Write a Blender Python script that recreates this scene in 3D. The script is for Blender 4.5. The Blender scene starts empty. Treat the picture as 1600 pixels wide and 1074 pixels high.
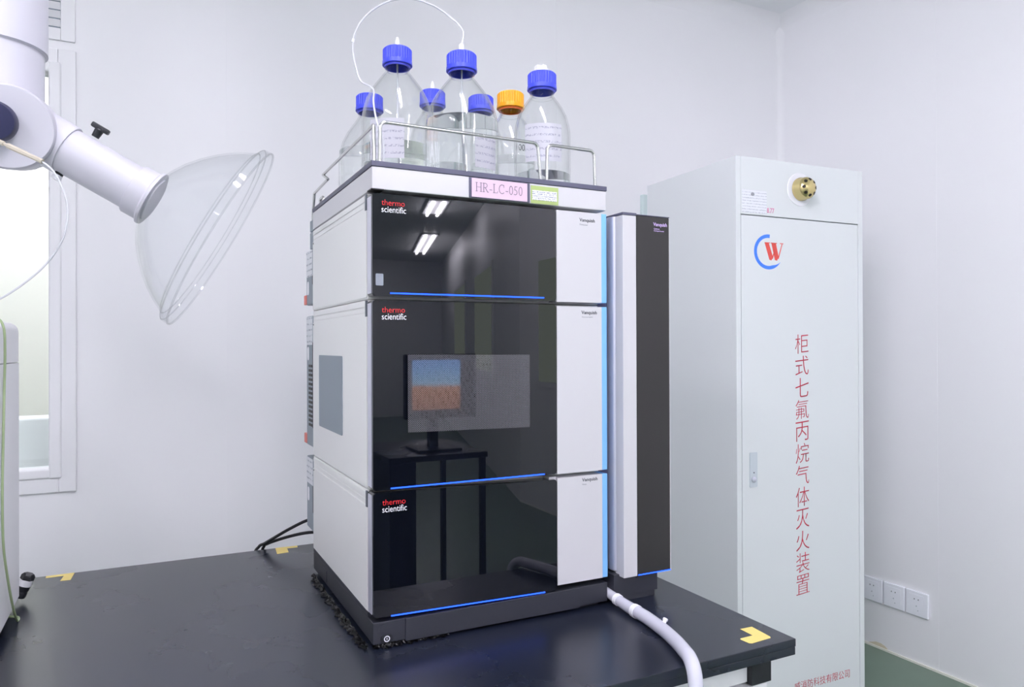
import bpy, bmesh, math, random
from mathutils import Vector, Matrix, Euler

random.seed(7)
SC = bpy.context.scene
COL = SC.collection

# ------------------------------------------------------------------ camera, world, exposure
cam_d = bpy.data.cameras.new('camera')
cam = bpy.data.objects.new('camera', cam_d)
COL.objects.link(cam)
SC.camera = cam
F = Vector((0.44888, 0.89359, 0.00357)).normalized()
R = Vector((0.89359, -0.44889, -0.00343)).normalized()
U = R.cross(F).normalized()
R = F.cross(U).normalized()
CP = Vector((-0.30531, -1.07356, 1.1986))
cam.matrix_world = Matrix(((R.x, U.x, -F.x, CP.x), (R.y, U.y, -F.y, CP.y), (R.z, U.z, -F.z, CP.z), (0, 0, 0, 1)))
cam_d.sensor_width = 36.0
cam_d.lens = 1144.1 * 36 / 1600
cam_d.clip_start = 0.05
cam_d.clip_end = 60

world = bpy.data.worlds.new('world')
SC.world = world
world.use_nodes = True
world.node_tree.nodes['Background'].inputs[0].default_value = (0.8, 0.86, 1, 1)
world.node_tree.nodes['Background'].inputs[1].default_value = 0.05

SC.view_settings.view_transform = 'Standard'
SC.view_settings.look = 'None'
SC.view_settings.exposure = 0.0
SC.view_settings.gamma = 1.0
SC.view_settings.use_curve_mapping = False
SC.render.engine = 'CYCLES'
cy = SC.cycles
cy.use_denoising = True
cy.max_bounces = 24
cy.diffuse_bounces = 6
cy.glossy_bounces = 6
cy.transmission_bounces = 20
cy.transparent_max_bounces = 32
cy.sample_clamp_indirect = 8.0
cy.caustics_refractive = True
cy.caustics_reflective = False

TUBE_L = 118.0          # radiance of the ceiling lamps' tubes
LAMP_COLOR = (0.935, 0.89, 1.0)


# ------------------------------------------------------------------ materials
def lin(c):
    return tuple(((x / 255) / 12.92 if x / 255 <= 0.04045 else ((x / 255 + 0.055) / 1.055) ** 2.4) for x in c) + (1,)


def mat(name, rgb, rough=0.5, metal=0.0, spec=0.5, coat=0.0, bump=0.0, bscale=200.0, var=0.0, vscale=6.0, trans=0.0, ior=1.45):
    m = bpy.data.materials.new(name)
    m.use_nodes = True
    nt = m.node_tree
    b = nt.nodes['Principled BSDF']
    b.inputs['Base Color'].default_value = lin(rgb)
    b.inputs['Roughness'].default_value = rough
    b.inputs['Metallic'].default_value = metal
    b.inputs['Specular IOR Level'].default_value = spec
    b.inputs['Coat Weight'].default_value = coat
    b.inputs['Transmission Weight'].default_value = trans
    b.inputs['IOR'].default_value = ior
    if var or bump:
        tc = nt.nodes.new('ShaderNodeTexCoord')
    if var:
        n = nt.nodes.new('ShaderNodeTexNoise')
        n.inputs['Scale'].default_value = vscale
        n.inputs['Detail'].default_value = 5
        nt.links.new(tc.outputs['Object'], n.inputs['Vector'])
        mx = nt.nodes.new('ShaderNodeMix')
        mx.data_type = 'RGBA'
        c = lin(rgb)
        mx.inputs['A'].default_value = tuple(x * (1 - var) for x in c[:3]) + (1,)
        mx.inputs['B'].default_value = tuple(min(1, x * (1 + var)) for x in c[:3]) + (1,)
        nt.links.new(n.outputs['Fac'], mx.inputs['Factor'])
        nt.links.new(mx.outputs['Result'], b.inputs['Base Color'])
    if bump:
        n2 = nt.nodes.new('ShaderNodeTexNoise')
        n2.inputs['Scale'].default_value = bscale
        n2.inputs['Detail'].default_value = 3
        nt.links.new(tc.outputs['Object'], n2.inputs['Vector'])
        bp = nt.nodes.new('ShaderNodeBump')
        bp.inputs['Strength'].default_value = bump
        bp.inputs['Distance'].default_value = 0.001
        nt.links.new(n2.outputs['Fac'], bp.inputs['Height'])
        nt.links.new(bp.outputs['Normal'], b.inputs['Normal'])
    return m


def emit(name, rgb, strength):
    m = bpy.data.materials.new(name)
    m.use_nodes = True
    nt = m.node_tree
    nt.nodes.clear()
    e = nt.nodes.new('ShaderNodeEmission')
    e.inputs[0].default_value = tuple(rgb) + (1,)
    e.inputs[1].default_value = strength
    o = nt.nodes.new('ShaderNodeOutputMaterial')
    nt.links.new(e.outputs[0], o.inputs[0])
    return m


def clear(name, tint=(0.97, 0.98, 0.98), f0=0.045, rough=0.02, edge=0.8):
    """thin clear plastic or pane: transparent, reflecting more towards grazing angles"""
    m = bpy.data.materials.new(name)
    m.use_nodes = True
    nt = m.node_tree
    nt.nodes.clear()
    lw = nt.nodes.new('ShaderNodeLayerWeight')
    lw.inputs['Blend'].default_value = 0.5
    pw = nt.nodes.new('ShaderNodeMath')
    pw.operation = 'POWER'
    pw.inputs[1].default_value = 4.0
    nt.links.new(lw.outputs['Facing'], pw.inputs[0])
    ma = nt.nodes.new('ShaderNodeMath')
    ma.operation = 'MULTIPLY_ADD'
    ma.inputs[1].default_value = edge
    ma.inputs[2].default_value = f0
    nt.links.new(pw.outputs[0], ma.inputs[0])
    t = nt.nodes.new('ShaderNodeBsdfTransparent')
    t.inputs[0].default_value = tuple(tint) + (1,)
    g = nt.nodes.new('ShaderNodeBsdfGlossy')
    g.inputs['Roughness'].default_value = rough
    mx = nt.nodes.new('ShaderNodeMixShader')
    nt.links.new(ma.outputs[0], mx.inputs[0])
    nt.links.new(t.outputs[0], mx.inputs[1])
    nt.links.new(g.outputs[0], mx.inputs[2])
    o = nt.nodes.new('ShaderNodeOutputMaterial')
    nt.links.new(mx.outputs[0], o.inputs[0])
    return m


def printed(name, paper, ink, line=0.0042, fill=0.5, seed=0.0, axis_u='X', axis_v='Z', cell=700.0):
    """paper with rows of fine illegible print"""
    m = mat(name, paper, 0.6)
    nt = m.node_tree
    b = nt.nodes['Principled BSDF']
    tc = nt.nodes.new('ShaderNodeTexCoord')
    sp = nt.nodes.new('ShaderNodeSeparateXYZ')
    nt.links.new(tc.outputs['Object'], sp.inputs[0])
    v = nt.nodes.new('ShaderNodeMath'); v.operation = 'DIVIDE'; v.inputs[1].default_value = line
    nt.links.new(sp.outputs[axis_v], v.inputs[0])
    fr = nt.nodes.new('ShaderNodeMath'); fr.operation = 'FRACT'
    nt.links.new(v.outputs[0], fr.inputs[0])
    lt = nt.nodes.new('ShaderNodeMath'); lt.operation = 'LESS_THAN'; lt.inputs[1].default_value = fill
    nt.links.new(fr.outputs[0], lt.inputs[0])
    n = nt.nodes.new('ShaderNodeTexNoise'); n.inputs['Scale'].default_value = cell; n.inputs['Detail'].default_value = 1
    mp = nt.nodes.new('ShaderNodeMapping'); mp.inputs['Location'].default_value = (seed, seed, seed)
    nt.links.new(tc.outputs['Object'], mp.inputs[0]); nt.links.new(mp.outputs[0], n.inputs['Vector'])
    gt = nt.nodes.new('ShaderNodeMath'); gt.operation = 'GREATER_THAN'; gt.inputs[1].default_value = 0.5
    nt.links.new(n.outputs['Fac'], gt.inputs[0])
    mu = nt.nodes.new('ShaderNodeMath'); mu.operation = 'MULTIPLY'
    nt.links.new(lt.outputs[0], mu.inputs[0]); nt.links.new(gt.outputs[0], mu.inputs[1])
    mx = nt.nodes.new('ShaderNodeMix'); mx.data_type = 'RGBA'
    mx.inputs['A'].default_value = lin(paper); mx.inputs['B'].default_value = lin(ink)
    nt.links.new(mu.outputs[0], mx.inputs['Factor'])
    nt.links.new(mx.outputs['Result'], b.inputs['Base Color'])
    return m


M = {}
M['wall'] = mat('wall_panel', (242, 242, 244), 0.42, bump=0.03, bscale=40, var=0.012, vscale=2.0)
M['ceiling'] = mat('ceiling_panel', (236, 238, 240), 0.5)
M['caulk'] = mat('white_caulk', (246, 246, 248), 0.3)
M['floor'] = mat('green_epoxy_floor', (110, 130, 114), 0.3, spec=0.35, var=0.15, vscale=3.0)
M['white_metal'] = mat('white_powder_coat', (240, 240, 242), 0.38, bump=0.04, bscale=900)
M['side_white'] = mat('instrument_side_paint', (242, 242, 240), 0.4, bump=0.04, bscale=1200)
M['front_white'] = mat('instrument_front_paint', (207, 206, 210), 0.3)
M['cabinet'] = mat('cabinet_paint', (226, 230, 231), 0.32, bump=0.06, bscale=300)
M['cab_side'] = M['cabinet']
M['lip'] = mat('tray_lip_grey', (84, 84, 104), 0.45)
M['black_gloss'] = mat('black_glass', (9, 12, 20), 0.015, spec=0.62)
M['black_col'] = mat('column_door_charcoal', (44, 43, 43), 0.22, spec=0.35)
M['gasket'] = mat('black_gasket', (14, 14, 17), 0.5)
M['base_black'] = mat('base_charcoal', (44, 46, 54), 0.42, bump=0.05, bscale=900)
M['blue_trim'] = mat('pale_blue_trim', (128, 188, 240), 0.35)
M['silver'] = mat('brushed_silver', (214, 214, 228), 0.28, metal=0.55)
M['lilac'] = mat('lilac_grey_plastic', (150, 150, 190), 0.4)
M['slate'] = mat('slate_grey_plastic', (134, 146, 156), 0.42)
M['slate_dark'] = mat('dark_grey_bracket', (92, 98, 106), 0.45)
M['steel'] = mat('stainless_rod', (206, 206, 204), 0.2, metal=1.0)
M['bottle_glass'] = clear('borosilicate_glass', (0.985, 0.99, 0.988), 0.028, 0.0, 0.8)
M['water'] = mat('clear_solvent', (254, 255, 255), 0.0, trans=1.0, ior=1.33)
M['blue_cap'] = mat('blue_screw_cap', (66, 78, 218), 0.32)
M['yellow_cap'] = mat('yellow_screw_cap', (240, 166, 24), 0.32)
M['orange_ring'] = mat('orange_pour_ring', (232, 110, 20), 0.35)
M['white_plastic'] = mat('white_plastic', (244, 244, 248), 0.35)
M['tubing'] = mat('white_clear_tubing', (238, 240, 246), 0.2, trans=0.35, ior=1.35)
M['arm_white'] = mat('arm_white_enamel', (200, 199, 208), 0.34)
M['navy'] = mat('navy_cap', (40, 42, 72), 0.35)
M['black_plastic'] = mat('black_plastic', (28, 30, 36), 0.4)
M['peek'] = mat('beige_fitting', (192, 184, 168), 0.4)
M['dome'] = clear('clear_acrylic', (0.985, 0.99, 0.992), 0.016, 0.015, 0.3)
M['rim_clear'] = clear('clear_rim', (0.96, 0.965, 0.97), 0.10, 0.01, 0.6)
M['pane'] = clear('window_glass', (0.96, 0.985, 0.975), 0.04, 0.0, 0.6)
M['cream'] = mat('cream_corridor_wall', (236, 236, 226), 0.6)
M['parapet'] = mat('corridor_white', (244, 247, 246), 0.4)
M['tape'] = mat('yellow_tape', (240, 214, 124), 0.5, var=0.04, vscale=60)
M['hose'] = mat('milky_hose', (226, 226, 238), 0.22, trans=0.25, ior=1.35)
M['cable'] = mat('black_cable', (30, 30, 34), 0.45)
M['brass'] = mat('brass_nozzle', (214, 196, 140), 0.26, metal=0.9)
M['hole'] = mat('nozzle_hole', (22, 18, 10), 0.6)
M['red_paint'] = mat('red_lettering', (192, 40, 66), 0.5)
M['logo_red'] = mat('red_emblem', (228, 84, 76), 0.45)
M['logo_blue'] = mat('blue_emblem', (70, 134, 246), 0.45)
M['pink'] = mat('pink_card', (222, 196, 214), 0.5)
M['ink'] = mat('grey_ink', (110, 102, 122), 0.6)
M['dark_text'] = mat('dark_print', (74, 76, 84), 0.5)
M['small_text'] = mat('grey_print', (150, 152, 160), 0.5)
M['thermo_red'] = mat('red_print', (214, 36, 44), 0.4)
M['white_text'] = mat('white_print', (236, 236, 242), 0.4)
M['lilac_text'] = mat('lilac_print', (216, 190, 244), 0.4)
M['red_tab'] = mat('red_tab', (226, 112, 96), 0.4)
M['green_label'] = mat('green_label', (172, 190, 120), 0.5)
M['green_print'] = printed('label_grid_print', (236, 238, 240), (150, 154, 176), 0.0034, 0.62, 1.0)
M['bottle_label'] = printed('bottle_label_print', (238, 238, 245), (200, 200, 214), 0.0125, 0.3, 3.0, cell=420)
M['notice'] = printed('notice_print', (236, 238, 244), (188, 192, 202), 0.0085, 0.35, 5.0, cell=500)
M['rear_label'] = printed('rear_label_print', (232, 234, 238), (176, 180, 188), 0.012, 0.3, 2.0, axis_u='Y', cell=260)
M['socket'] = mat('socket_white', (244, 246, 252), 0.25)
M['film'] = mat('crumpled_black_film', (16, 16, 19), 0.25, spec=0.7)
M['wire_green'] = mat('green_yellow_wire', (164, 182, 140), 0.4)
M['grey_tag'] = mat('grey_sticker', (140, 146, 158), 0.5)
M['led'] = emit('blue_led', (0.018, 0.08, 1.0), 3.8)
M['tube'] = emit('lamp_tube', LAMP_COLOR, TUBE_L)
M['lit_window'] = emit('lit_window', (0.86, 0.95, 0.78), 1.5)
M['screen'] = None


def bench_mat():
    m = mat('black_bench_laminate', (22, 27, 40), 0.3, spec=0.75)
    nt = m.node_tree
    b = nt.nodes['Principled BSDF']
    tc = nt.nodes.new('ShaderNodeTexCoord')
    v = nt.nodes.new('ShaderNodeTexVoronoi')
    v.inputs['Scale'].default_value = 38
    nt.links.new(tc.outputs['Object'], v.inputs['Vector'])
    lt = nt.nodes.new('ShaderNodeMath'); lt.operation = 'LESS_THAN'; lt.inputs[1].default_value = 0.02
    nt.links.new(v.outputs['Distance'], lt.inputs[0])
    mx = nt.nodes.new('ShaderNodeMix'); mx.data_type = 'RGBA'
    mx.inputs['A'].default_value = lin((22, 27, 40)); mx.inputs['B'].default_value = lin((70, 74, 84))
    nt.links.new(lt.outputs[0], mx.inputs['Factor'])
    nt.links.new(mx.outputs['Result'], b.inputs['Base Color'])
    n = nt.nodes.new('ShaderNodeTexNoise'); n.inputs['Scale'].default_value = 5; n.inputs['Detail'].default_value = 6
    nt.links.new(tc.outputs['Object'], n.inputs['Vector'])
    mr = nt.nodes.new('ShaderNodeMapRange'); mr.inputs['To Min'].default_value = 0.26; mr.inputs['To Max'].default_value = 0.29
    nt.links.new(n.outputs['Fac'], mr.inputs['Value'])
    nt.links.new(mr.outputs[0], b.inputs['Roughness'])
    return m


def dot_mat():
    """black glass with a printed staggered dot screen"""
    m = mat('dot_screen_glass', (9, 10, 14), 0.03, spec=0.6)
    nt = m.node_tree
    b = nt.nodes['Principled BSDF']
    tc = nt.nodes.new('ShaderNodeTexCoord')
    mp = nt.nodes.new('ShaderNodeMapping')
    mp.inputs['Rotation'].default_value = (0, math.radians(45), 0)
    mp.inputs['Scale'].default_value = (1 / 0.00205,) * 3
    nt.links.new(tc.outputs['Object'], mp.inputs[0])
    fr = nt.nodes.new('ShaderNodeVectorMath'); fr.operation = 'FRACTION'
    nt.links.new(mp.outputs[0], fr.inputs[0])
    sb = nt.nodes.new('ShaderNodeVectorMath'); sb.operation = 'SUBTRACT'; sb.inputs[1].default_value = (0.5, 0.5, 0.5)
    nt.links.new(fr.outputs[0], sb.inputs[0])
    ml = nt.nodes.new('ShaderNodeVectorMath'); ml.operation = 'MULTIPLY'; ml.inputs[1].default_value = (1, 0, 1)
    nt.links.new(sb.outputs[0], ml.inputs[0])
    ln = nt.nodes.new('ShaderNodeVectorMath'); ln.operation = 'LENGTH'
    nt.links.new(ml.outputs[0], ln.inputs[0])
    lt = nt.nodes.new('ShaderNodeMath'); lt.operation = 'LESS_THAN'; lt.inputs[1].default_value = 0.33
    nt.links.new(ln.outputs['Value'], lt.inputs[0])
    mx = nt.nodes.new('ShaderNodeMix'); mx.data_type = 'RGBA'
    mx.inputs['A'].default_value = lin((9, 10, 14)); mx.inputs['B'].default_value = lin((122, 122, 130))
    nt.links.new(lt.outputs[0], mx.inputs['Factor'])
    nt.links.new(mx.outputs['Result'], b.inputs['Base Color'])
    return m


def screen_mat():
    """monitor wallpaper: blue sky fading over an orange dune"""
    m = bpy.data.materials.new('monitor_picture')
    m.use_nodes = True
    nt = m.node_tree
    nt.nodes.clear()
    tc = nt.nodes.new('ShaderNodeTexCoord')
    sp = nt.nodes.new('ShaderNodeSeparateXYZ')
    nt.links.new(tc.outputs['Object'], sp.inputs[0])
    n = nt.nodes.new('ShaderNodeTexNoise'); n.inputs['Scale'].default_value = 9; n.inputs['Detail'].default_value = 4
    nt.links.new(tc.outputs['Object'], n.inputs['Vector'])
    a = nt.nodes.new('ShaderNodeMath'); a.operation = 'MULTIPLY_ADD'; a.inputs[1].default_value = 0.04
    nt.links.new(n.outputs['Fac'], a.inputs[0]); nt.links.new(sp.outputs['Z'], a.inputs[2])
    mr = nt.nodes.new('ShaderNodeMapRange'); mr.inputs['From Min'].default_value = 0.0; mr.inputs['From Max'].default_value = 0.32
    nt.links.new(a.outputs[0], mr.inputs['Value'])
    cr = nt.nodes.new('ShaderNodeValToRGB')
    els = cr.color_ramp.elements
    els[0].position = 0; els[0].color = (0.35, 0.12, 0.03, 1)
    els[1].position = 1; els[1].color = (0.03, 0.16, 0.7, 1)
    for p, c in ((0.36, (0.55, 0.22, 0.08, 1)), (0.42, (0.25, 0.5, 0.75, 1)), (0.6, (0.15, 0.42, 0.9, 1))):
        e = els.new(p); e.color = c
    nt.links.new(mr.outputs[0], cr.inputs[0])
    e = nt.nodes.new('ShaderNodeEmission'); e.inputs[1].default_value = 6.0
    nt.links.new(cr.outputs[0], e.inputs[0])
    o = nt.nodes.new('ShaderNodeOutputMaterial')
    nt.links.new(e.outputs[0], o.inputs[0])
    return m


M['bench'] = bench_mat()
M['dots'] = dot_mat()
M['screen'] = screen_mat()


# ------------------------------------------------------------------ helpers
def thing(name, label, cat, loc=(0, 0, 0), group=None, rotz=0.0):
    o = bpy.data.objects.new(name, None)
    o.empty_display_size = 0.05
    COL.objects.link(o)
    o.location = loc
    o.rotation_euler = (0, 0, rotz)
    o['label'] = label
    o['category'] = cat
    if group:
        o['group'] = group
    return o


def root_loc(p):
    v = Vector((0, 0, 0))
    while p is not None:
        v += Vector(p.location)
        p = p.parent
    return v


def weighted_normals(me, limit=0.77):
    """smooth shading whose normals lean on the larger faces, so flat panels stay flat up to their bevels"""
    for p in me.polygons:
        p.use_smooth = True
    at_v = [[] for _ in me.vertices]
    data = [(p.normal.copy(), p.area) for p in me.polygons]
    for p in me.polygons:
        for v in p.vertices:
            at_v[v].append(p.index)
    nors = []
    for p in me.polygons:
        n0 = data[p.index][0]
        for v in p.vertices:
            a = Vector((0, 0, 0))
            for k in at_v[v]:
                n1, ar = data[k]
                if n0.dot(n1) > limit:
                    a += n1 * ar
            nors.append(a.normalized() if a.length > 1e-14 else n0)
    me.normals_split_custom_set(nors)


def obj(name, bm, m, parent=None, local=False, smooth=True, label=None):
    """link a bmesh as ONE mesh object; coordinates are world ones unless local"""
    bmesh.ops.recalc_face_normals(bm, faces=bm.faces[:])
    me = bpy.data.meshes.new(name)
    if parent is not None and not local:
        bmesh.ops.translate(bm, verts=bm.verts[:], vec=-root_loc(parent))
    bm.to_mesh(me)
    bm.free()
    if m is not None:
        me.materials.append(m)
    if smooth:
        weighted_normals(me)
    o = bpy.data.objects.new(name, me)
    COL.objects.link(o)
    if parent is not None:
        o.parent = parent
    if label:
        o['label'] = label
    return o


def tag(o, label, cat, group=None):
    o['label'] = label
    o['category'] = cat
    if group:
        o['group'] = group
    return o


def struct(name, bm, m, smooth=False):
    o = obj(name, bm, m, None, smooth=smooth)
    o['kind'] = 'structure'
    return o


def box(bm, x0, x1, y0, y1, z0, z1, bev=0.0, seg=2, mtx=None):
    r = bmesh.ops.create_cube(bm, size=1.0)
    vs = r['verts']
    for v in vs:
        v.co = Vector((x0 + (v.co.x + 0.5) * (x1 - x0), y0 + (v.co.y + 0.5) * (y1 - y0), z0 + (v.co.z + 0.5) * (z1 - z0)))
    if mtx is not None:
        for v in vs:
            v.co = mtx @ v.co
    if bev > 0:
        es = list({e for v in vs for e in v.link_edges})
        bmesh.ops.bevel(bm, geom=es, offset=bev, segments=seg, profile=0.5, affect='EDGES', clamp_overlap=True)
    return bm


def nb():
    return bmesh.new()


def B(x0, x1, y0, y1, z0, z1, bev=0.0, seg=2):
    return box(nb(), x0, x1, y0, y1, z0, z1, bev, seg)


def prism(bm, pts, mtx, depth):
    """polygon pts (u,v) in the plane of mtx extruded along its local z"""
    a = [bm.verts.new(mtx @ Vector((u, v, 0))) for u, v in pts]
    b = [bm.verts.new(mtx @ Vector((u, v, depth))) for u, v in pts]
    n = len(pts)
    bm.faces.new(a)
    bm.faces.new(list(reversed(b)))
    for i in range(n):
        bm.faces.new((a[i], b[i], b[(i + 1) % n], a[(i + 1) % n]))
    return bm


# plane facing the room (-Y): u -> +X, v -> +Z, extrusion towards -Y
def front_m(y):
    return Matrix(((1, 0, 0, 0), (0, 0, -1, y), (0, 1, 0, 0), (0, 0, 0, 1)))


# plane facing left (-X): u -> +Y, v -> +Z, extrusion towards -X
def left_m(x):
    return Matrix(((0, 0, -1, x), (1, 0, 0, 0), (0, 1, 0, 0), (0, 0, 0, 1)))


def rrect(u0, u1, v0, v1, r, seg=5):
    pts = []
    for cx, cy_, a0 in ((u1 - r, v0 + r, -90), (u1 - r, v1 - r, 0), (u0 + r, v1 - r, 90), (u0 + r, v0 + r, 180)):
        for i in range(seg + 1):
            a = math.radians(a0 + 90 * i / seg)
            pts.append((cx + r * math.cos(a), cy_ + r * math.sin(a)))
    return pts


def lathe(bm, prof, seg=48, mtx=None, ribs=None, closed=False):
    """revolve (r,z) profile; ribs=(count, depth, z0, z1) makes a knurled band"""
    rings = []
    for (r, z) in prof:
        if r < 1e-6:
            rings.append([bm.verts.new(Vector((0, 0, z)))])
        else:
            ring = []
            for i in range(seg):
                a = 2 * math.pi * i / seg
                rr = r
                if ribs and ribs[2] <= z <= ribs[3]:
                    rr = r + ribs[1] * (1 if (i % 4) in (0, 1) else 0)
                ring.append(bm.verts.new(Vector((rr * math.cos(a), rr * math.sin(a), z))))
            rings.append(ring)
    pairs = list(zip(rings, rings[1:]))
    if closed:
        pairs.append((rings[-1], rings[0]))
    for a, b in pairs:
        if len(a) == 1 and len(b) == 1:
            continue
        for i in range(seg):
            j = (i + 1) % seg
            if len(a) == 1:
                bm.faces.new((a[0], b[i], b[j]))
            elif len(b) == 1:
                bm.faces.new((a[i], a[j], b[0]))
            else:
                bm.faces.new((a[i], a[j], b[j], b[i]))
    if mtx is not None:
        for ring in rings:
            for v in ring:
                v.co = mtx @ v.co
    return bm


def axis_m(p, d):
    """matrix whose z runs along d from p"""
    d = Vector(d).normalized()
    q = Vector((0, 0, 1)).rotation_difference(d).to_matrix().to_4x4()
    return Matrix.Translation(Vector(p)) @ q


def spline(pts, n=10):
    pts = [Vector(p) for p in pts]
    P = [2 * pts[0] - pts[1]] + pts + [2 * pts[-1] - pts[-2]]
    out = []
    for i in range(1, len(P) - 2):
        p0, p1, p2, p3 = P[i - 1:i + 3]
        for k in range(n):
            t = k / n
            out.append(0.5 * (2 * p1 + (p2 - p0) * t + (2 * p0 - 5 * p1 + 4 * p2 - p3) * t * t + (3 * p1 - p0 - 3 * p2 + p3) * t ** 3))
    out.append(P[-2])
    return out


def tube(bm, path, r, seg=12, closed=False):
    path = [Vector(p) for p in path]
    rs = r if isinstance(r, (list, tuple)) else [r] * len(path)
    n = len(path)
    t0 = (path[1] - path[0]).normalized()
    up = Vector((0, 0, 1)) if abs(t0.z) < 0.9 else Vector((1, 0, 0))
    nx = t0.cross(up).normalized()
    rings = []
    for i, p in enumerate(path):
        if closed:
            t = (path[(i + 1) % n] - path[i - 1]).normalized()
        else:
            t = (path[min(i + 1, n - 1)] - path[max(i - 1, 0)]).normalized()
        nx = (nx - t * nx.dot(t)).normalized()
        ny = t.cross(nx)
        rings.append([bm.verts.new(p + rs[i] * (math.cos(a) * nx + math.sin(a) * ny)) for a in (2 * math.pi * k / seg for k in range(seg))])
    for i in range(n if closed else n - 1):
        a, b = rings[i], rings[(i + 1) % n]
        for k in range(seg):
            bm.faces.new((a[k], a[(k + 1) % seg], b[(k + 1) % seg], b[k]))
    if not closed:
        bm.faces.new(list(reversed(rings[0])))
        bm.faces.new(rings[-1])
    return bm


def fillet(pts, r=0.012, n=5):
    """round the corners of a rod's polyline"""
    pts = [Vector(p) for p in pts]
    out = [pts[0]]
    for i in range(1, len(pts) - 1):
        a, b, c = pts[i - 1], pts[i], pts[i + 1]
        u, w = (a - b), (c - b)
        rr = min(r, u.length * 0.45, w.length * 0.45)
        p, q = b + u.normalized() * rr, b + w.normalized() * rr
        for k in range(n + 1):
            t = k / n
            out.append((1 - t) ** 2 * p + 2 * t * (1 - t) * b + t * t * q)
    out.append(pts[-1])
    return out


def text_bm(body, width, mtx, depth=0.0003, height=None, offset=0.0, shear=0.0, space=1.0, line=1.0):
    """lettering scaled to the given width (and height) with lower-left corner at the origin of mtx"""
    cu = bpy.data.curves.new('lettering', 'FONT')
    cu.body = body
    cu.offset = offset
    cu.space_character = space
    cu.space_line = line
    cu.resolution_u = 4
    to = bpy.data.objects.new('lettering', cu)
    COL.objects.link(to)
    bpy.context.view_layer.update()
    me = bpy.data.meshes.new_from_object(to.evaluated_get(bpy.context.evaluated_depsgraph_get()))
    bm = nb()
    bm.from_mesh(me)
    bpy.data.objects.remove(to)
    bpy.data.curves.remove(cu)
    bpy.data.meshes.remove(me)
    xs = [v.co.x for v in bm.verts]
    ys = [v.co.y for v in bm.verts]
    sx = width / (max(xs) - min(xs))
    sy = sx if height is None else height / (max(ys) - min(ys))
    x0, y0 = min(xs), min(ys)
    for v in bm.verts:
        x, y = (v.co.x - x0) * sx, (v.co.y - y0) * sy
        v.co = Vector((x, y + x * shear, 0))
    bmesh.ops.remove_doubles(bm, verts=bm.verts[:], dist=1e-7)
    r = bmesh.ops.extrude_face_region(bm, geom=bm.faces[:])
    vs = [g for g in r['geom'] if isinstance(g, bmesh.types.BMVert)]
    bmesh.ops.translate(bm, verts=vs, vec=(0, 0, depth))
    for v in bm.verts:
        v.co = mtx @ v.co
    return bm


def at(m, u, v):
    return m @ Matrix.Translation((u, v, 0))


FLOOR, TOP, CEIL = 0.0, 0.745, 2.674
WY, WX = 1.356, 2.286
XL, YB = -3.2, -11.0
AW = Vector((0.2846, -0.9587, 0))                     # direction of the unseen right wall stretch, slant made up to suit the reflections
JY = -3.954                                           # where it begins
JX2 = WX + (JY - YB) * 0.2846 / 0.9587

# ------------------------------------------------------------------ room shell
struct('floor', B(XL - 0.1, JX2 + 0.3, YB - 0.1, 3.4, -0.1, 0.0), M['floor'])
struct('ceiling', B(XL - 0.1, JX2 + 0.3, YB - 0.1, 3.4, CEIL, CEIL + 0.1), M['ceiling'])

W0, W1, WZ0, WZ1 = -1.75, -0.522, 0.838, 1.997           # window opening in the far wall
bm = nb()
box(bm, XL, W0, WY, WY + 0.06, 0, CEIL)
box(bm, W1, WX + 0.1, WY, WY + 0.06, 0, CEIL)
box(bm, W0, W1, WY, WY + 0.06, 0, WZ0)
box(bm, W0, W1, WY, WY + 0.06, WZ1, CEIL)
struct('wall_back', bm, M['wall'])
struct('wall_right', B(WX, WX + 0.1, JY, WY, 0, CEIL), M['wall'])
bm = nb()
box(bm, 0, (JY - YB) / 0.9587, 0, 0.1, 0, CEIL)
q = Matrix(((AW.x, 0.9587, 0, WX), (AW.y, 0.2846, 0, JY), (0, 0, 1, 0), (0, 0, 0, 1)))
for v in bm.verts:
    v.co = q @ v.co
struct('wall_right_far', bm, M['wall'])
struct('wall_left', B(XL - 0.1, XL, YB, WY, 0, CEIL), M['wall'])
struct('wall_rear', B(XL - 0.1, JX2 + 0.2, YB - 0.1, YB, 0, CEIL), M['wall'])


def seam(name, x0, x1, y0, y1, z0, z1):
    struct(name, B(x0, x1, y0, y1, z0, z1), M['wall'])


seam('trim_1', -0.0762, -0.0722, WY - 0.001, WY, 0, CEIL)
seam('trim_2', 1.109, 1.112, WY - 0.001, WY, 0, CEIL)
seam('trim_3', WX - 0.0006, WX, 0.621, 0.624, 0, CEIL)
seam('trim_4', WX - 0.0012, WX, -0.56, -0.555, 0, CEIL)


def cove(name, p, q, n1, n2, r=0.045):
    """concave quarter-round strip between two surfaces"""
    bm = nb()
    p, q, n1, n2 = map(Vector, (p, q, n1, n2))
    prof = [Vector((0, 0, 0))]
    for i in range(9):
        a = math.radians(90 * i / 8)
        prof.append(n1 * (r - r * math.sin(a)) + n2 * (r - r * math.cos(a)))
    va = [bm.verts.new(p + d) for d in prof]
    vb = [bm.verts.new(q + d) for d in prof]
    n = len(prof)
    for i in range(n):
        bm.faces.new((va[i], va[(i + 1) % n], vb[(i + 1) % n], vb[i]))
    bm.faces.new(va)
    bm.faces.new(list(reversed(vb)))
    struct(name, bm, M['wall'], smooth=True)


cove('trim_5', (WX, WY, 0), (WX, WY, CEIL), (-1, 0, 0), (0, -1, 0), 0.03)
cove('trim_6', (XL, WY, CEIL), (WX, WY, CEIL), (0, -1, 0), (0, 0, -1), 0.06)
cove('trim_7', (WX, JY, CEIL), (WX, WY, CEIL), (-1, 0, 0), (0, 0, -1), 0.06)
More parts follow.
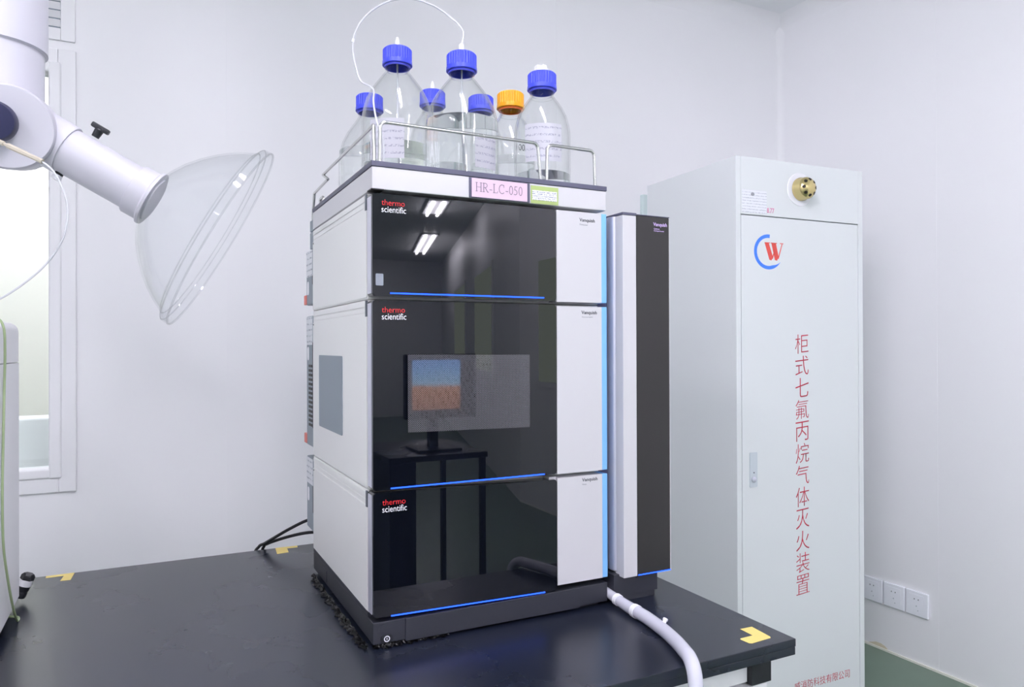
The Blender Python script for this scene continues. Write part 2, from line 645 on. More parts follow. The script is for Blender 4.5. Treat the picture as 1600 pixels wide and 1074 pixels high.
# thin skirting bead where the right wall meets the floor
struct('baseboard_right', B(WX - 0.006, WX, JY, WY, 0, 0.008), M['cream'])
ch = nb()
prism(ch, [(0.925, 0.0005), (0.905, 0.012), (0.880, 0.0215), (0.856, 0.0225), (0.838, 0.0175), (0.826, 0.0085), (0.822, 0.0005)], left_m(WX), 0.0012)
struct('trim_10', ch, mat('chipped_patch', (214, 206, 184), 0.7))
# pale teal panel on the far wall, just showing behind the cabinet's upper left edge
struct('trim_8', B(1.500, 1.56, WY - 0.02, WY, 0.4, 1.813, 0.004), mat('pale_teal_panel', (206, 222, 220), 0.4))

# corridor seen through the window
bm = nb()
box(bm, XL, 0.9, 3.1, 3.2, 0, CEIL)
struct('wall_corridor', bm, M['cream'])
struct('wall_corridor_end', B(0.8, 0.9, WY + 0.06, 3.1, 0, CEIL), M['cream'])
struct('trim_9', B(XL, 0.8, 1.66, 1.78, 0, 0.977, 0.006), M['parapet'])

# window: moulded frame round the opening, one pane
wf = nb()
for (a0, a1, c0, c1) in ((-0.522, -0.478, 0.790, 2.045), (W0 - 0.045, W0, 0.790, 2.045)):
    box(wf, a0, a1, WY - 0.010, WY, c0, c1, 0.004)
box(wf, W0, W1, WY - 0.010, WY, 0.790, WZ0, 0.004)
box(wf, W0, W1, WY - 0.010, WY, WZ1, 2.045, 0.004)
o = struct('window_1', wf, M['white_metal'], smooth=True)
inner = nb()
box(inner, -0.545, W1 + 0.008, WY - 0.016, WY + 0.05, WZ0 - 0.008, WZ1 + 0.008, 0.006, 3)
box(inner, W0 - 0.008, W0 + 0.022, WY - 0.016, WY + 0.05, WZ0 - 0.008, WZ1 + 0.008, 0.006, 3)
box(inner, W0 + 0.01, -0.54, WY - 0.0152, WY + 0.049, WZ0 - 0.007, WZ0 + 0.022, 0.006, 3)
box(inner, W0 + 0.01, -0.54, WY - 0.0152, WY + 0.049, WZ1 - 0.022, WZ1 + 0.007, 0.006, 3)
obj('frame', inner, M['white_metal'], o)
obj('pane', B(W0 + 0.02, -0.543, WY + 0.018, WY + 0.024, WZ0 + 0.02, WZ1 - 0.02), M['pane'], o, smooth=False)

# windows on the far stretch of the right wall, panes glowing in place of lit rooms (seen in the black doors)
for i, (s0, s1, z0, z1) in enumerate(((1.34, 2.68, 0.9, 2.02), (3.63, 5.0, 0.9, 2.03))):
    bm = nb()
    box(bm, s0, s1, -0.012, 0.0, z0, z1)
    for v in bm.verts:
        v.co = q @ v.co
    w = struct('window_%d' % (i + 2), bm, M['white_metal'])
    bm = nb()
    box(bm, s0 + 0.05, s1 - 0.05, -0.016, -0.012, z0 + 0.05, z1 - 0.05)
    for v in bm.verts:
        v.co = q @ v.co
    obj('pane', bm, M['lit_window'], w, smooth=False)
w = struct('window_4', B(WX - 0.012, WX, -3.66, -3.30, 0.9, 1.86), M['white_metal'])
obj('pane', B(WX - 0.016, WX - 0.012, -3.62, -3.34, 0.94, 1.82), M['lit_window'], w, smooth=False)

# ------------------------------------------------------------------ ceiling lights
def ceiling_light(x, y, ang, L, label, tubes=2, drop=0.0):
    t = thing('ceiling_light', label, 'ceiling light', (x, y, CEIL), 'twin tube ceiling lights', ang)
    obj('housing', box(nb(), -0.11, 0.11, -L / 2 - 0.03, L / 2 + 0.03, -0.02, 0.0, 0.006), M['white_metal'], t, local=True)
    for s in (-0.055, 0.055):
        bm = nb()
        tube(bm, [(s, -L / 2, -0.037), (s, L / 2, -0.037)], 0.015, 12)
        obj('lamp_tube', bm, M['tube'], t, local=True)


ceiling_light(0.0, -0.85, 0, 1.2, 'twin tube ceiling light over the instrument stack')
ceiling_light(-1.7, -1.5, 0, 1.2, 'twin tube ceiling light over the left side of the room')
ceiling_light(-1.0, -3.3, 0, 1.2, 'twin tube ceiling light behind the left end of the bench')
ceiling_light(1.2, -3.3, 0, 1.2, 'twin tube ceiling light behind the right end of the bench')
ceiling_light(-0.6, -5.2, 0, 1.2, 'twin tube ceiling light in the middle of the room')
ceiling_light(2.43, -6.15, math.atan2(0.15, 0.58), 0.7, 'short twin tube light mirrored at the top of the upper black door')
ceiling_light(3.27, -8.8, math.atan2(0.486, 1.77), 1.8, 'long twin tube light mirrored in the middle of the upper black door')
for yy, lab in ((1.54, 'unseen lamp strip added to light the corridor just behind the window'), (2.5, 'unseen lamp strip added at the far side of the corridor behind the window')):
    t = thing('corridor_fill_light', lab, 'ceiling light', (-0.9, yy, CEIL), 'added corridor lamps')  # out-of-view lamps added to brighten what shows through the window
    obj('housing', box(nb(), -0.65, 0.65, -0.06, 0.06, -0.02, 0.0, 0.006), M['white_metal'], t, local=True)
    obj('lamp_tube', tube(nb(), [(-0.6, 0, -0.037), (0.6, 0, -0.037)], 0.015, 12), M['tube'], t, local=True)

# ------------------------------------------------------------------ bench
TX, TY0, TY1, TXL = 0.594, -0.2574, 0.643, -1.35
t = thing('lab_bench', 'long black topped white laboratory bench under the instruments', 'lab bench', (-0.38, 0.19, 0))
bm = nb()
box(bm, TXL, TX, TY0, TY1, TOP - 0.0125, TOP, 0.0012)
box(bm, TXL, TX - 0.0006, TY0 + 0.0006, TY1, TOP - 0.025, TOP - 0.0127, 0.001)
obj('bench_top', bm, M['bench'], t)
bm = nb()
box(bm, TXL + 0.03, 0.527, TY0 + 0.035, TY1 - 0.06, 0.678, TOP - 0.025)
obj('apron', bm, M['white_metal'], t)
for k in range(3):
    x1 = 0.565 - k * 0.62
    dr = obj('drawer', B(x1 - 0.61, x1, TY0 + 0.03, TY1 - 0.06, 0.50, 0.672, 0.003), M['white_metal'], t)
    obj('handle', tube(nb(), fillet([(x1 - 0.37, TY0 + 0.03, 0.6), (x1 - 0.37, TY0 + 0.005, 0.6), (x1 - 0.25, TY0 + 0.005, 0.6), (x1 - 0.25, TY0 + 0.03, 0.6)], 0.01), 0.005), M['steel'], dr)
    obj('door', B(x1 - 0.61, x1, TY0 + 0.03, TY1 - 0.06, 0.08, 0.496, 0.003), M['white_metal'], t)
obj('plinth', B(TXL + 0.05, 0.55, TY0 + 0.08, TY1 - 0.08, 0.0, 0.08), M['gasket'], t)
obj('corner_bracket', B(0.528, 0.569, TY0 + 0.026, TY0 + 0.1, 0.6745, TOP - 0.025, 0.001), M['black_plastic'], t)


def tape(name, pts, label):
    bm = nb()
    prism(bm, pts, Matrix.Translation((0, 0, TOP)), 0.0003)
    o = obj(name, bm, M['tape'], smooth=False)
    tag(o, label, 'tape mark', 'yellow corner marks on the bench')


tape('tape_mark', [(0.5449, -0.1898), (0.5685, -0.1910), (0.5640, -0.2340), (0.5610, -0.2380), (0.5200, -0.2405), (0.5165, -0.2380), (0.5150, -0.2215), (0.5175, -0.2185), (0.5434, -0.2180)],
     'yellow L shaped tape mark at the front right bench corner')
tape('tape_mark', [(-0.042, 0.6425), (0.006, 0.6405), (0.004, 0.626), (-0.019, 0.627), (-0.0195, 0.6132), (-0.021, 0.594), (-0.046, 0.592)],
     'yellow L shaped tape mark behind the instrument stack beside the black cables')
tape('tape_mark', [(-0.480, 0.6415), (-0.431, 0.642), (-0.4345, 0.592), (-0.4520, 0.594), (-0.4485, 0.628), (-0.479, 0.6275)],
     'yellow L shaped tape mark at the back edge beside the left instrument')

# ------------------------------------------------------------------ instrument stack
W, D = 0.42, 0.4306
XD = 0.318                                                  # right edge of the black doors
YH = 0.0277                                                 # front of the housings' sides
LETTER_Y = -0.0004


def led_strip(parent, x0, x1, z, y=-0.0006, r=0.0011, tilt=0.0):
    p = [(x0, y, z), (x1, y, z + tilt)]
    return obj('light_strip', tube(nb(), p, r, 8), M['led'], parent, label='glowing blue light strip')


def door_mesh(x0, x1, z0, z1, y0, y1, rad=0.004, drop=0.0):
    bm = nb()
    prism(bm, rrect(x0, x1, z0, z1, rad), front_m(y1), y1 - y0)
    top = [e for e in bm.edges if all(abs(v.co.y - y0) < 1e-6 for v in e.verts)]
    bmesh.ops.bevel(bm, geom=top, offset=0.0014, segments=2, profile=0.5, affect='EDGES')
    for v in bm.verts:                                       # a hinge side higher than the free side
        v.co.z -= drop * (v.co.x - x0) / (x1 - x0)
    return bm


def module(name, label, z0, z1, dz0, dz1, sub, ztext, zlogo, led_z, drop=0.0, vents=False):
    t = thing(name, label, 'laboratory instrument', (W / 2, D / 2, z0))
    # body with its left side plate
    obj('housing', B(0.0006, W, YH, D, z0, z1, 0.0015), M['side_white'], t)
    rail = nb()
    box(rail, -0.0010, 0.0006, YH + 0.012, D - 0.006, z1 - 0.011, z1 - 0.003, 0.0006)
    box(rail, -0.0004, 0.0006, YH + 0.012, D - 0.006, z1 - 0.020, z1 - 0.015, 0.0004)
    obj('top_rail', rail, M['side_white'], t)
    bm = nb()
    prism(bm, rrect(YH + 0.001, D - 0.004, z0 + 0.0025, z1 - 0.024, 0.002), left_m(0.0006), 0.0016)
    obj('side_panel', bm, M['side_white'], t)
    obj('corner_catch', B(-0.0016, 0.003, YH + 0.0005, YH + 0.0075, z1 - 0.026, z1 - 0.001, 0.0008), M['slate_dark'], t)
    obj('screw', B(-0.0014, 0.001, D - 0.012, D - 0.008, z1 - 0.029, z1 - 0.026), M['gasket'], t)
    # front: white panel on the right with a pale blue edge
    fp = nb()
    prism(fp, [(XD + 0.0012, z0 + 0.002), (W - 0.0105, z0 + 0.002), (W - 0.0105, z1 - 0.004), (XD + 0.0012, z1 - 0.004)], front_m(YH), YH)
    if drop:
        box(fp, XD - 0.012, XD + 0.002, 0.006, YH, z1 - 0.012, z1 - 0.002)
    pn = obj('front_panel', fp, M['front_white'], t, smooth=False)
    obj('blue_edge', B(W - 0.0105, W + 0.0004, 0.0, YH + 0.006, z0 + 0.002, z1 - 0.004, 0.001), M['blue_trim'], t, label='pale blue right edge')
    obj('gap_shadow', B(0.004, W - 0.003, 0.008, YH, z0 - 0.0006, z0 + 0.002), M['gasket'], t) if False else None
    # door
    dr = obj('door', door_mesh(0.0005, XD, dz0, dz1, 0.0, YH - 0.001, drop=drop), M['black_gloss'], t, label='glossy black glass door')
    k = (lambda x: -drop * x / XD)
    obj('edge_sheen', B(-0.0008, 0.0008, 0.006, YH - 0.003, dz0 + 0.004, dz1 - 0.004, 0.0006), M['silver'], dr)  # silver strip standing in for the reflection on the glass edge
    led_strip(dr, 0.0278, 0.2938, led_z, tilt=-drop * 0.84)
    lx = 0.0146
    obj('brand_lettering', text_bm('thermo', 0.0365, at(front_m(0.0), lx, zlogo + 0.0045), height=0.0086), M['thermo_red'], dr, smooth=False, label='red lettering')
    obj('brand_lettering', text_bm('scientific', 0.0385, at(front_m(0.0), lx, zlogo - 0.0062), height=0.0094), M['white_text'], dr, smooth=False, label='white lettering')
    xt = 0.3645 if z0 > 1.2 else 0.368
    obj('name_lettering', text_bm('Vanquish', 0.0315, at(front_m(0.0), xt, ztext - 0.0012), height=0.0078, offset=0.012), M['dark_text'], pn, smooth=False, label='dark lettering')
    obj('type_lettering', text_bm(sub, 0.0021 * len(sub), at(front_m(0.0), xt + 0.0006, ztext - 0.0058), height=0.0026), M['small_text'], pn, smooth=False, label='small grey lettering')
    # rear section
    ry = 0.502
    zr0, zr1 = (z0 + 0.014, z1 - 0.008)
    if not drop and not vents:
        zr1 = z1 - 0.035
    if drop:
        zr0 = z0 + 0.03
    obj('rear_unit', B(0.001, W - 0.01, D, ry, zr0, zr1, 0.003), M['slate'], t, label='slate grey rear unit')
    lab = nb()
    prism(lab, rrect(D + 0.010, ry - 0.003, zr1 - (0.06 if vents else 0.055), zr1 - 0.002, 0.001), left_m(0.001), 0.0006)
    obj('rear_label', lab, M['rear_label'], t, smooth=False)
    zt = zr1 - 0.064
    ov = nb()
    prism(ov, rrect(ry - 0.026, ry - 0.010, zt - 0.028, zt, 0.0065), left_m(0.001), 0.0005)
    obj('rear_sticker', ov, M['white_plastic'], t, smooth=False)
    sl = nb()
    box(sl, 0.0, 0.002, D + 0.002, D + 0.008, zr0 + 0.040, zr1 - 0.055)
    obj('slot', sl, M['gasket'], t)
    if vents:
        for i in range(14):
            za = zr0 + 0.042 + i * 0.0093
            vs = nb()
            box(vs, 0.0, 0.0018, D + 0.011, D + 0.046, za, za + 0.0052)
            obj('vent_slot', vs, M['gasket'], t)
    if not drop:
        obj('release_tab', B(0.0, 0.02, ry - 0.004, ry + 0.022, zr0 + 0.002, zr0 + 0.022, 0.001), M['red_tab'], t, label='red release tab')
    return t, dr


m1, d1 = module('detector', 'top white instrument with a shallow glossy black door, directly under the bottle tray', 1.2715, 1.4335, 1.2747, 1.4296, 'Detector', 1.4125, 1.4078, 1.2795)
tg = nb()
prism(tg, rrect(0.0052, 0.0172, 1.2905, 1.3085, 0.0015), front_m(0.0), 0.0004)
obj('sticker', tg, M['grey_tag'], d1, smooth=False, label='grey rounded sticker')
m2, d2 = module('autosampler', 'tallest white instrument of the stack, with dotted window in its black door', 0.9795, 1.2705, 0.982, 1.2684, 'Autosampler', 1.2528, 1.2456, 0.9838, vents=True)
bm = nb()
prism(bm, rrect(0.1805, 0.365, 1.0455, 1.1825, 0.004), left_m(0.0), 0.0022)
obj('side_window', bm, M['slate'], m2, label='slate grey window in the left side')
bm = nb()
prism(bm, [(0.0552, 1.0668), (0.2667, 1.0642), (0.2667, 1.1843), (0.0552, 1.1860)], front_m(0.0), 0.0002)
obj('dot_screen', bm, M['dots'], d2, smooth=False, label='window printed with fine light dots')
m3, d3 = module('pump', 'lowest white instrument of the stack, its black door sagging slightly to the right', 0.7915, 0.9785, 0.7912, 0.9788, 'Pump', 0.9641, 0.9545, 0.7912, drop=0.0062)

# system base
t = thing('system_base', 'low charcoal base under the instrument stack with a round power button', 'instrument base', (W / 2, D / 2, TOP))
bm = nb()
box(bm, 0.0, W, 0.0005, D, TOP + 0.006, 0.7840, 0.0015)
box(bm, 0.0, W, 0.029, D, 0.7840, 0.7912, 0.0008)
box(bm, 0.012, W - 0.012, 0.012, D - 0.012, TOP, TOP + 0.006)
obj('body', bm, M['base_black'], t)
obj('front_cover', B(0.0502, 0.3612, -0.0018, 0.004, TOP + 0.004, 0.7838, 0.0012), M['base_black'], t)
bm = nb()
prism(bm, rrect(0.0088, 0.0338, 0.7662, 0.7800, 0.0068), front_m(0.0005), 0.0006)
obj('blank_badge', bm, M['base_black'], t)
bt = nb()
prism(bt, rrect(0.0105, 0.0312, 0.7520, 0.7634, 0.0055), front_m(0.0005), 0.0008)
bt = obj('power_button', bt, M['black_plastic'], t)
rg = nb()
prism_pts = [(0.0211 + 0.0047 * math.cos(a), 0.7577 + 0.0047 * math.sin(a)) for a in [2 * math.pi * k / 28 for k in range(28)]]
pi_ = [(0.0211 + 0.0033 * math.cos(a), 0.7577 + 0.0033 * math.sin(a)) for a in [2 * math.pi * k / 28 for k in range(28)]]
mm = front_m(-0.0003)
va = [rg.verts.new(mm @ Vector((u, v, 0.0004))) for u, v in prism_pts]
vb = [rg.verts.new(mm @ Vector((u, v, 0.0004))) for u, v in pi_]
for k in range(28):
    rg.faces.new((va[k], va[(k + 1) % 28], vb[(k + 1) % 28], vb[k]))
box(rg, 0.0206, 0.0216, -0.0008, -0.0003, 0.7560, 0.7594)
obj('power_symbol', rg, M['white_text'], bt, smooth=False, label='white power symbol')
sl = nb()
box(sl, -0.0008, 0.001, 0.31, 0.345, 0.757, 0.778, 0.0008)
obj('side_badge', sl, M['base_black'], t)

# crumpled black film sticking out under the base
def film(name, path, wid, label, seed):
    rnd = random.Random(seed)
    bm = nb()
    rows = []
    pts = spline(path, 14)
    for i, p in enumerate(pts):
        tdir = (pts[min(i + 1, len(pts) - 1)] - pts[max(i - 1, 0)]).normalized()
        nrm = Vector((tdir.y, -tdir.x, 0))
        row = []
        w = wid * (0.35 + 0.9 * rnd.random())
        for k in range(6):
            s = k / 5
            z = TOP + 0.0006 + (0.006 * (1 - s) * rnd.random() + 0.0022 * rnd.random())
            row.append(bm.verts.new(p + nrm * (-0.006 + s * w) + Vector((rnd.uniform(-1, 1) * 0.001, rnd.uniform(-1, 1) * 0.001, 0)) + Vector((0, 0, z - p.z))))
        rows.append(row)
    for a, b in zip(rows, rows[1:]):
        for k in range(5):
            bm.faces.new((a[k], a[k + 1], b[k + 1], b[k]))
    r = bmesh.ops.solidify(bm, geom=bm.faces[:], thickness=0.0003)
    o = obj(name, bm, M['film'], smooth=False)
    tag(o, label, 'plastic film')


film('plastic_film', [(0.0, 0.40, TOP), (-0.001, 0.30, TOP), (-0.002, 0.2, TOP), (-0.001, 0.1, TOP), (-0.001, 0.0, TOP)][::-1], -0.012, 'crumpled black film along the left foot of the instrument base', 4)
film('plastic_film', [(0.0, -0.001, TOP), (0.03, -0.002, TOP), (0.07, -0.001, TOP), (0.12, 0.0, TOP)], 0.011, 'ragged black film under the base front below the power button', 9)

# ------------------------------------------------------------------ bottle tray
t = thing('bottle_tray', 'white tray with dark rim and steel rails carrying the solvent bottles', 'tray', (W / 2, D / 2, 1.4345))
tray = nb()
box(tray, 0.0, W, 0.0, D, 1.4355, 1.4700, 0.002)
obj('tray_body', tray, M['front_white'], t)
lip = nb()
box(lip, -0.001, W + 0.001, -0.001, 0.010, 1.4700, 1.4782, 0.0008)
box(lip, -0.001, 0.010, 0.010, D, 1.4700, 1.4782, 0.0008)
box(lip, W - 0.010, W + 0.001, 0.010, D, 1.4700, 1.4782, 0.0008)
box(lip, 0.010, W - 0.010, D - 0.010, D, 1.4700, 1.4782, 0.0008)
obj('rim', lip, M['lip'], t, label='dark grey rim')
obj('catch', B(-0.002, 0.018, -0.0025, 0.02, 1.4337, 1.4360, 0.0006), M['gasket'], t)
obj('rear_bracket', B(0.002, W - 0.01, D, D + 0.038, 1.4356, 1.458, 0.0006), M['slate'], t)
obj('rear_bracket', B(0.002, W - 0.01, D, D + 0.038, 1.40, 1.4335, 0.0006), M['slate'], m1)
RZ = 1.476
for path in (
    [(0.0155, 0.012, RZ), (0.0165, 0.012, 1.5415), (0.290, 0.012, 1.5415), (0.2955, 0.012, RZ)],
    [(0.3070, 0.012, RZ), (0.3085, 0.012, 1.5415), (0.4030, 0.012, 1.5415), (0.4050, 0.012, RZ)],
    [(0.008, 0.0150, RZ), (0.008, 0.0185, 1.537), (0.008, 0.372, 1.535), (0.008, 0.328, 1.518), (0.008, 0.452, 1.514), (0.008, 0.468, 1.475), (0.008, 0.468, 1.45)],
    [(0.012, 0.385, RZ), (0.012, 0.385, 1.496), (0.012, 0.415, 1.496), (0.012, 0.415, RZ)],
):
    obj('guard_rail', tube(nb(), fillet(path, 0.011 if len(path) == 4 else 0.004, 6), 0.0028, 10), M['steel'], t)

# name card holder on the tray front
hold = obj('card_holder', B(0.1578, 0.2672, -0.0022, 0.0, 1.4362, 1.4688, 0.0006), M['lip'], t)
obj('name_card', B(0.1618, 0.2618, -0.0030, -0.0022, 1.4376, 1.4675), M['pink'], hold, smooth=False, label='pink card')


def serif_letters(bm, word, mtx, h, gap):
    """simple old-style serif capitals and digits as stroked polylines; unit height"""
    def arc(cx, cy_, rx, ry, a0, a1, n=14):
        return [(cx + rx * math.cos(math.radians(a0 + (a1 - a0) * k / n)), cy_ + ry * math.sin(math.radians(a0 + (a1 - a0) * k / n))) for k in range(n + 1)]
    S, T = 0.085, 0.045                                     # thick and thin strokes
    G = {
        'H': (0.78, [([(0.12, 0), (0.12, 1)], S), ([(0.66, 0), (0.66, 1)], S), ([(0.12, 0.5), (0.66, 0.5)], T), ([(0, 0.02), (0.26, 0.02)], T), ([(0, 0.98), (0.26, 0.98)], T), ([(0.52, 0.02), (0.8, 0.02)], T), ([(0.52, 0.98), (0.8, 0.98)], T)]),
        'R': (0.72, [([(0.12, 0), (0.12, 1)], S), ([(0, 0.02), (0.26, 0.02)], T), ([(0, 0.98), (0.3, 0.98)] + arc(0.3, 0.74, 0.24, 0.24, 90, -90) + [(0.12, 0.5)], T + 0.015), ([(0.3, 0.5), (0.58, 0.03), (0.7, 0.02)], S)]),
        '-': (0.36, [([(0.03, 0.3), (0.32, 0.3)], 0.07)]),
        'L': (0.64, [([(0.12, 0), (0.12, 1)], S), ([(0, 0.98), (0.28, 0.98)], T), ([(0, 0.02), (0.54, 0.02), (0.6, 0.24)], T)]),
        'C': (0.72, [(arc(0.38, 0.5, 0.36, 0.5, 48, 312), S * 0.85), ([(0.61, 0.98), (0.63, 0.68)], T)]),
        '0': (0.52, [(arc(0.25, 0.48, 0.2, 0.48, 0, 360, 24), 0.068)]),
        '5': (0.5, [([(0.42, 0.95), (0.14, 0.95), (0.08, 0.56)] + arc(0.16, 0.3, 0.24, 0.28, 100, -130), 0.066)]),
    }
    x = 0.0
    for ch in word:
        wd, strokes = G[ch]
        for pts, w in strokes:
            for (a, b) in zip(pts, pts[1:]):
                A, Bv = Vector((a[0], a[1], 0)), Vector((b[0], b[1], 0))
                d = (Bv - A)
                if d.length < 1e-6:
                    continue
                d.normalize()
                n = Vector((-d.y, d.x, 0)) * w / 2
                A2, B2 = A - d * w * 0.25, Bv + d * w * 0.25
                vs = []
                for P in (A2 + n, B2 + n, B2 - n, A2 - n):
                    vs.append(bm.verts.new(mtx @ Vector(((x + P.x) * h, P.y * h, 0.0003))))
                bm.faces.new(vs)
        x += wd + gap
    return x * h


bm = nb()
serif_letters(bm, 'HR-LC-050', at(front_m(-0.0030), 0.1682, 1.4466), 0.0144, 0.095)
obj('card_lettering', bm, M['ink'], hold, smooth=False)
lb = obj('green_sticker', B(0.2698, 0.3225, -0.0008, 0.0, 1.4368, 1.4662), M['green_label'], t, smooth=False, label='green and white printed sticker')
obj('printed_field', B(0.2722, 0.3195, -0.0013, -0.0008, 1.4425, 1.4588), M['green_print'], lb, smooth=False)

# ------------------------------------------------------------------ bottles
def bottle(x, y, Rb, H, label, cap='blue', water=0.4, fitting=None, tag_ang=None, tag_z=(0.05, 0.105), tag_w=0.9, mark=False):
    z = 1.4702
    t = thing('solvent_bottle', label, 'bottle', (x, y, z), 'glass solvent bottles on the tray')
    s = 1.0 if Rb > 0.056 else 0.86
    outer = [(0.0, 0.003), (Rb - 0.014, 0.001), (Rb - 0.007, 0.0008), (Rb - 0.002, 0.004), (Rb, 0.010), (Rb, H - 0.138 * s), (Rb * 0.992, H - 0.127 * s),
             (Rb * 0.955, H - 0.112 * s), (Rb * 0.875, H - 0.094 * s), (Rb * 0.73, H - 0.076 * s), (Rb * 0.56, H - 0.061 * s), (Rb * 0.43, H - 0.050 * s),
             (0.0225, H - 0.044), (0.0205, H - 0.040), (0.0225, H - 0.037), (0.0205, H - 0.034), (0.0195, H - 0.006)]
    th = 0.0026
    inn = []
    for i, (r, zz) in enumerate(outer):
        if i == 0:
            inn.append((0.0, 0.0062))
        elif i < 5:
            inn.append((max(0.001, r - th), zz + 0.004 if i < 4 else zz + 0.003))
        else:
            inn.append((max(0.001, r - th), zz - 0.0006))
    obj('glass_body', lathe(nb(), outer + list(reversed(inn)), 64), M['bottle_glass'], t, local=True)
    if water:
        hw = H * water
        ro = Rb - 0.0014
        wp = [(0.0, 0.0050), (ro - 0.010, 0.0034), (ro - 0.002, 0.0060), (ro, 0.012), (ro, hw - 0.001), (ro - 0.003, hw - 0.0005), (0.0, hw - 0.0008)]
        obj('solvent', lathe(nb(), wp, 64), M['water'], t, local=True)
    c = M['blue_cap'] if cap == 'blue' else M['yellow_cap']
    cp = [(0.0, H), (0.0235, H), (0.0250, H - 0.0015), (0.0252, H - 0.003), (0.0252, H - 0.0215), (0.0258, H - 0.0228), (0.0268, H - 0.0232), (0.0272, H - 0.0300), (0.0262, H - 0.0310), (0.0215, H - 0.0310), (0.0212, H - 0.004), (0.0, H - 0.004)]
    cb = nb()
    lathe(cb, cp, 128, ribs=(32, 0.0011, H - 0.0220, H - 0.0025))
    cpo = obj('cap', cb, c, t, local=True, label='%s ribbed screw cap' % cap)
    ring = M['orange_ring'] if cap == 'yellow' else M['blue_cap']
    obj('pour_ring', lathe(nb(), [(0.0205, H - 0.0345), (0.0232, H - 0.0345), (0.0236, H - 0.0312), (0.0205, H - 0.0312)], 48, closed=True), ring, t, local=True)
    if fitting == 'cone':
        obj('tube_fitting', lathe(nb(), [(0, H), (0.0062, H), (0.0058, H + 0.006), (0.0042, H + 0.0075), (0.0036, H + 0.015), (0.0018, H + 0.022), (0, H + 0.022)], 20), M['white_plastic'], cpo, local=True)
    if fitting == 'plug':
        obj('tube_fitting', lathe(nb(), [(0, H), (0.0046, H), (0.0046, H + 0.0165), (0.004, H + 0.018), (0, H + 0.018)], 20), M['white_plastic'], cpo, local=True)
    if fitting == 'spout':
        bm = nb()
        lathe(bm, [(0, H), (0.0195, H), (0.0185, H + 0.003), (0.012, H + 0.0045), (0, H + 0.0045)], 32)
        box(bm, -0.013, -0.001, -0.006, 0.006, H + 0.003, H + 0.0135, 0.001)
        box(bm, 0.000, 0.0075, -0.005, 0.005, H + 0.003, H + 0.0165, 0.001)
        box(bm, -0.010, 0.006, -0.0035, 0.0035, H + 0.0105, H + 0.0145, 0.001)
        obj('spout', bm, M['white_plastic'], cpo, local=True)
    if fitting in ('cone', 'plug'):
        obj('dip_tube', tube(nb(), [(0.0, 0.0, H - 0.003), (0.001, 0.001, H * 0.5), (0.004, 0.003, 0.02)], 0.0016, 8), M['tubing'], t, local=True)
    if tag_ang is not None:
        bm = nb()
        n = 14
        a0, a1 = tag_ang - tag_w / 2, tag_ang + tag_w / 2
        lo, hi = [], []
        for k in range(n + 1):
            a = a0 + (a1 - a0) * k / n
            e = Vector((math.cos(a), math.sin(a), 0)) * (Rb + 0.0003)
            lo.append(bm.verts.new(e + Vector((0, 0, tag_z[0]))))
            hi.append(bm.verts.new(e + Vector((0, 0, tag_z[1]))))
        for k in range(n):
            bm.faces.new((lo[k], lo[k + 1], hi[k + 1], hi[k]))
        bmesh.ops.solidify(bm, geom=bm.faces[:], thickness=0.0003)
        obj('paper_label', bm, M['bottle_label'], t, local=True, label='white handwritten paper label')
    if mark:
        obj('graduation', text_bm('100', 0.018, Matrix.Translation((-0.012, -Rb - 0.0003, 0.10)) @ Matrix.Rotation(math.pi / 2, 4, 'X'), height=0.012), M['dark_text'], t, local=True, smooth=False)
    return t


CAMANG = lambda x, y: math.atan2(CP.y - y, CP.x - x)
bottle(0.107, 0.208, 0.0643, 0.2690, 'clear bottle with tallest blue cap at the left front of the tray', water=0.33, fitting='cone', tag_ang=CAMANG(0.107, 0.208) - 0.32, tag_z=(0.055, 0.125), tag_w=1.0)
bottle(0.192, 0.109, 0.0643, 0.2390, 'large clear bottle with blue cap at the centre front, tube looping out of its cap', water=0.50, fitting='plug', tag_ang=CAMANG(0.192, 0.109) + 0.72, tag_z=(0.028, 0.082), tag_w=0.75)
bottle(0.347, 0.099, 0.0515, 0.2270, 'clear bottle whose blue cap carries a white spout, front right of the tray', water=0.18, fitting='spout', tag_ang=CAMANG(0.347, 0.099) + 0.05, tag_z=(0.055, 0.122), tag_w=1.35)
bottle(0.337, 0.208, 0.0480, 0.2230, 'clear bottle with the yellow cap, behind the two front right bottles', cap='yellow', water=0.42, mark=True)
bottle(0.0925, 0.3405, 0.0600, 0.2220, 'clear bottle standing farthest left on the tray, its blue cap half hidden', water=0.5)
bottle(0.231, 0.358, 0.0480, 0.2570, 'clear bottle at the back between the two front blue caps', water=0.4, fitting='cone')
bottle(0.324, 0.320, 0.0480, 0.2480, 'clear bottle at the back, its blue cap just left of the yellow one', water=0.4)

bm = nb()
lp = spline([(0.1935, 0.1105, 1.7276), (0.200, 0.122, 1.758), (0.1939, 0.1617, 1.7954), (0.1628, 0.1772, 1.8188), (0.1264, 0.1954, 1.8306), (0.0901, 0.2137, 1.8249),
             (0.0589, 0.2295, 1.8029), (0.0391, 0.2395, 1.7728), (0.0339, 0.2423, 1.7414), (0.039, 0.2400, 1.7065), (0.046, 0.232, 1.680), (0.055, 0.185, 1.652), (0.040, 0.13, 1.61), (0.028, 0.07, 1.56), (0.026, 0.03, 1.52), (0.024, 0.022, 1.4815)], 8)
tube(bm, lp, 0.0017, 8)
o = obj('solvent_tube', bm, M['tubing'])
tag(o, 'thin white tube looping high from the centre bottle cap', 'tube')
obj('union', tube(nb(), [(0.0339, 0.2423, 1.752), (0.0352, 0.2418, 1.758)], 0.0026, 10), M['white_plastic'], o)

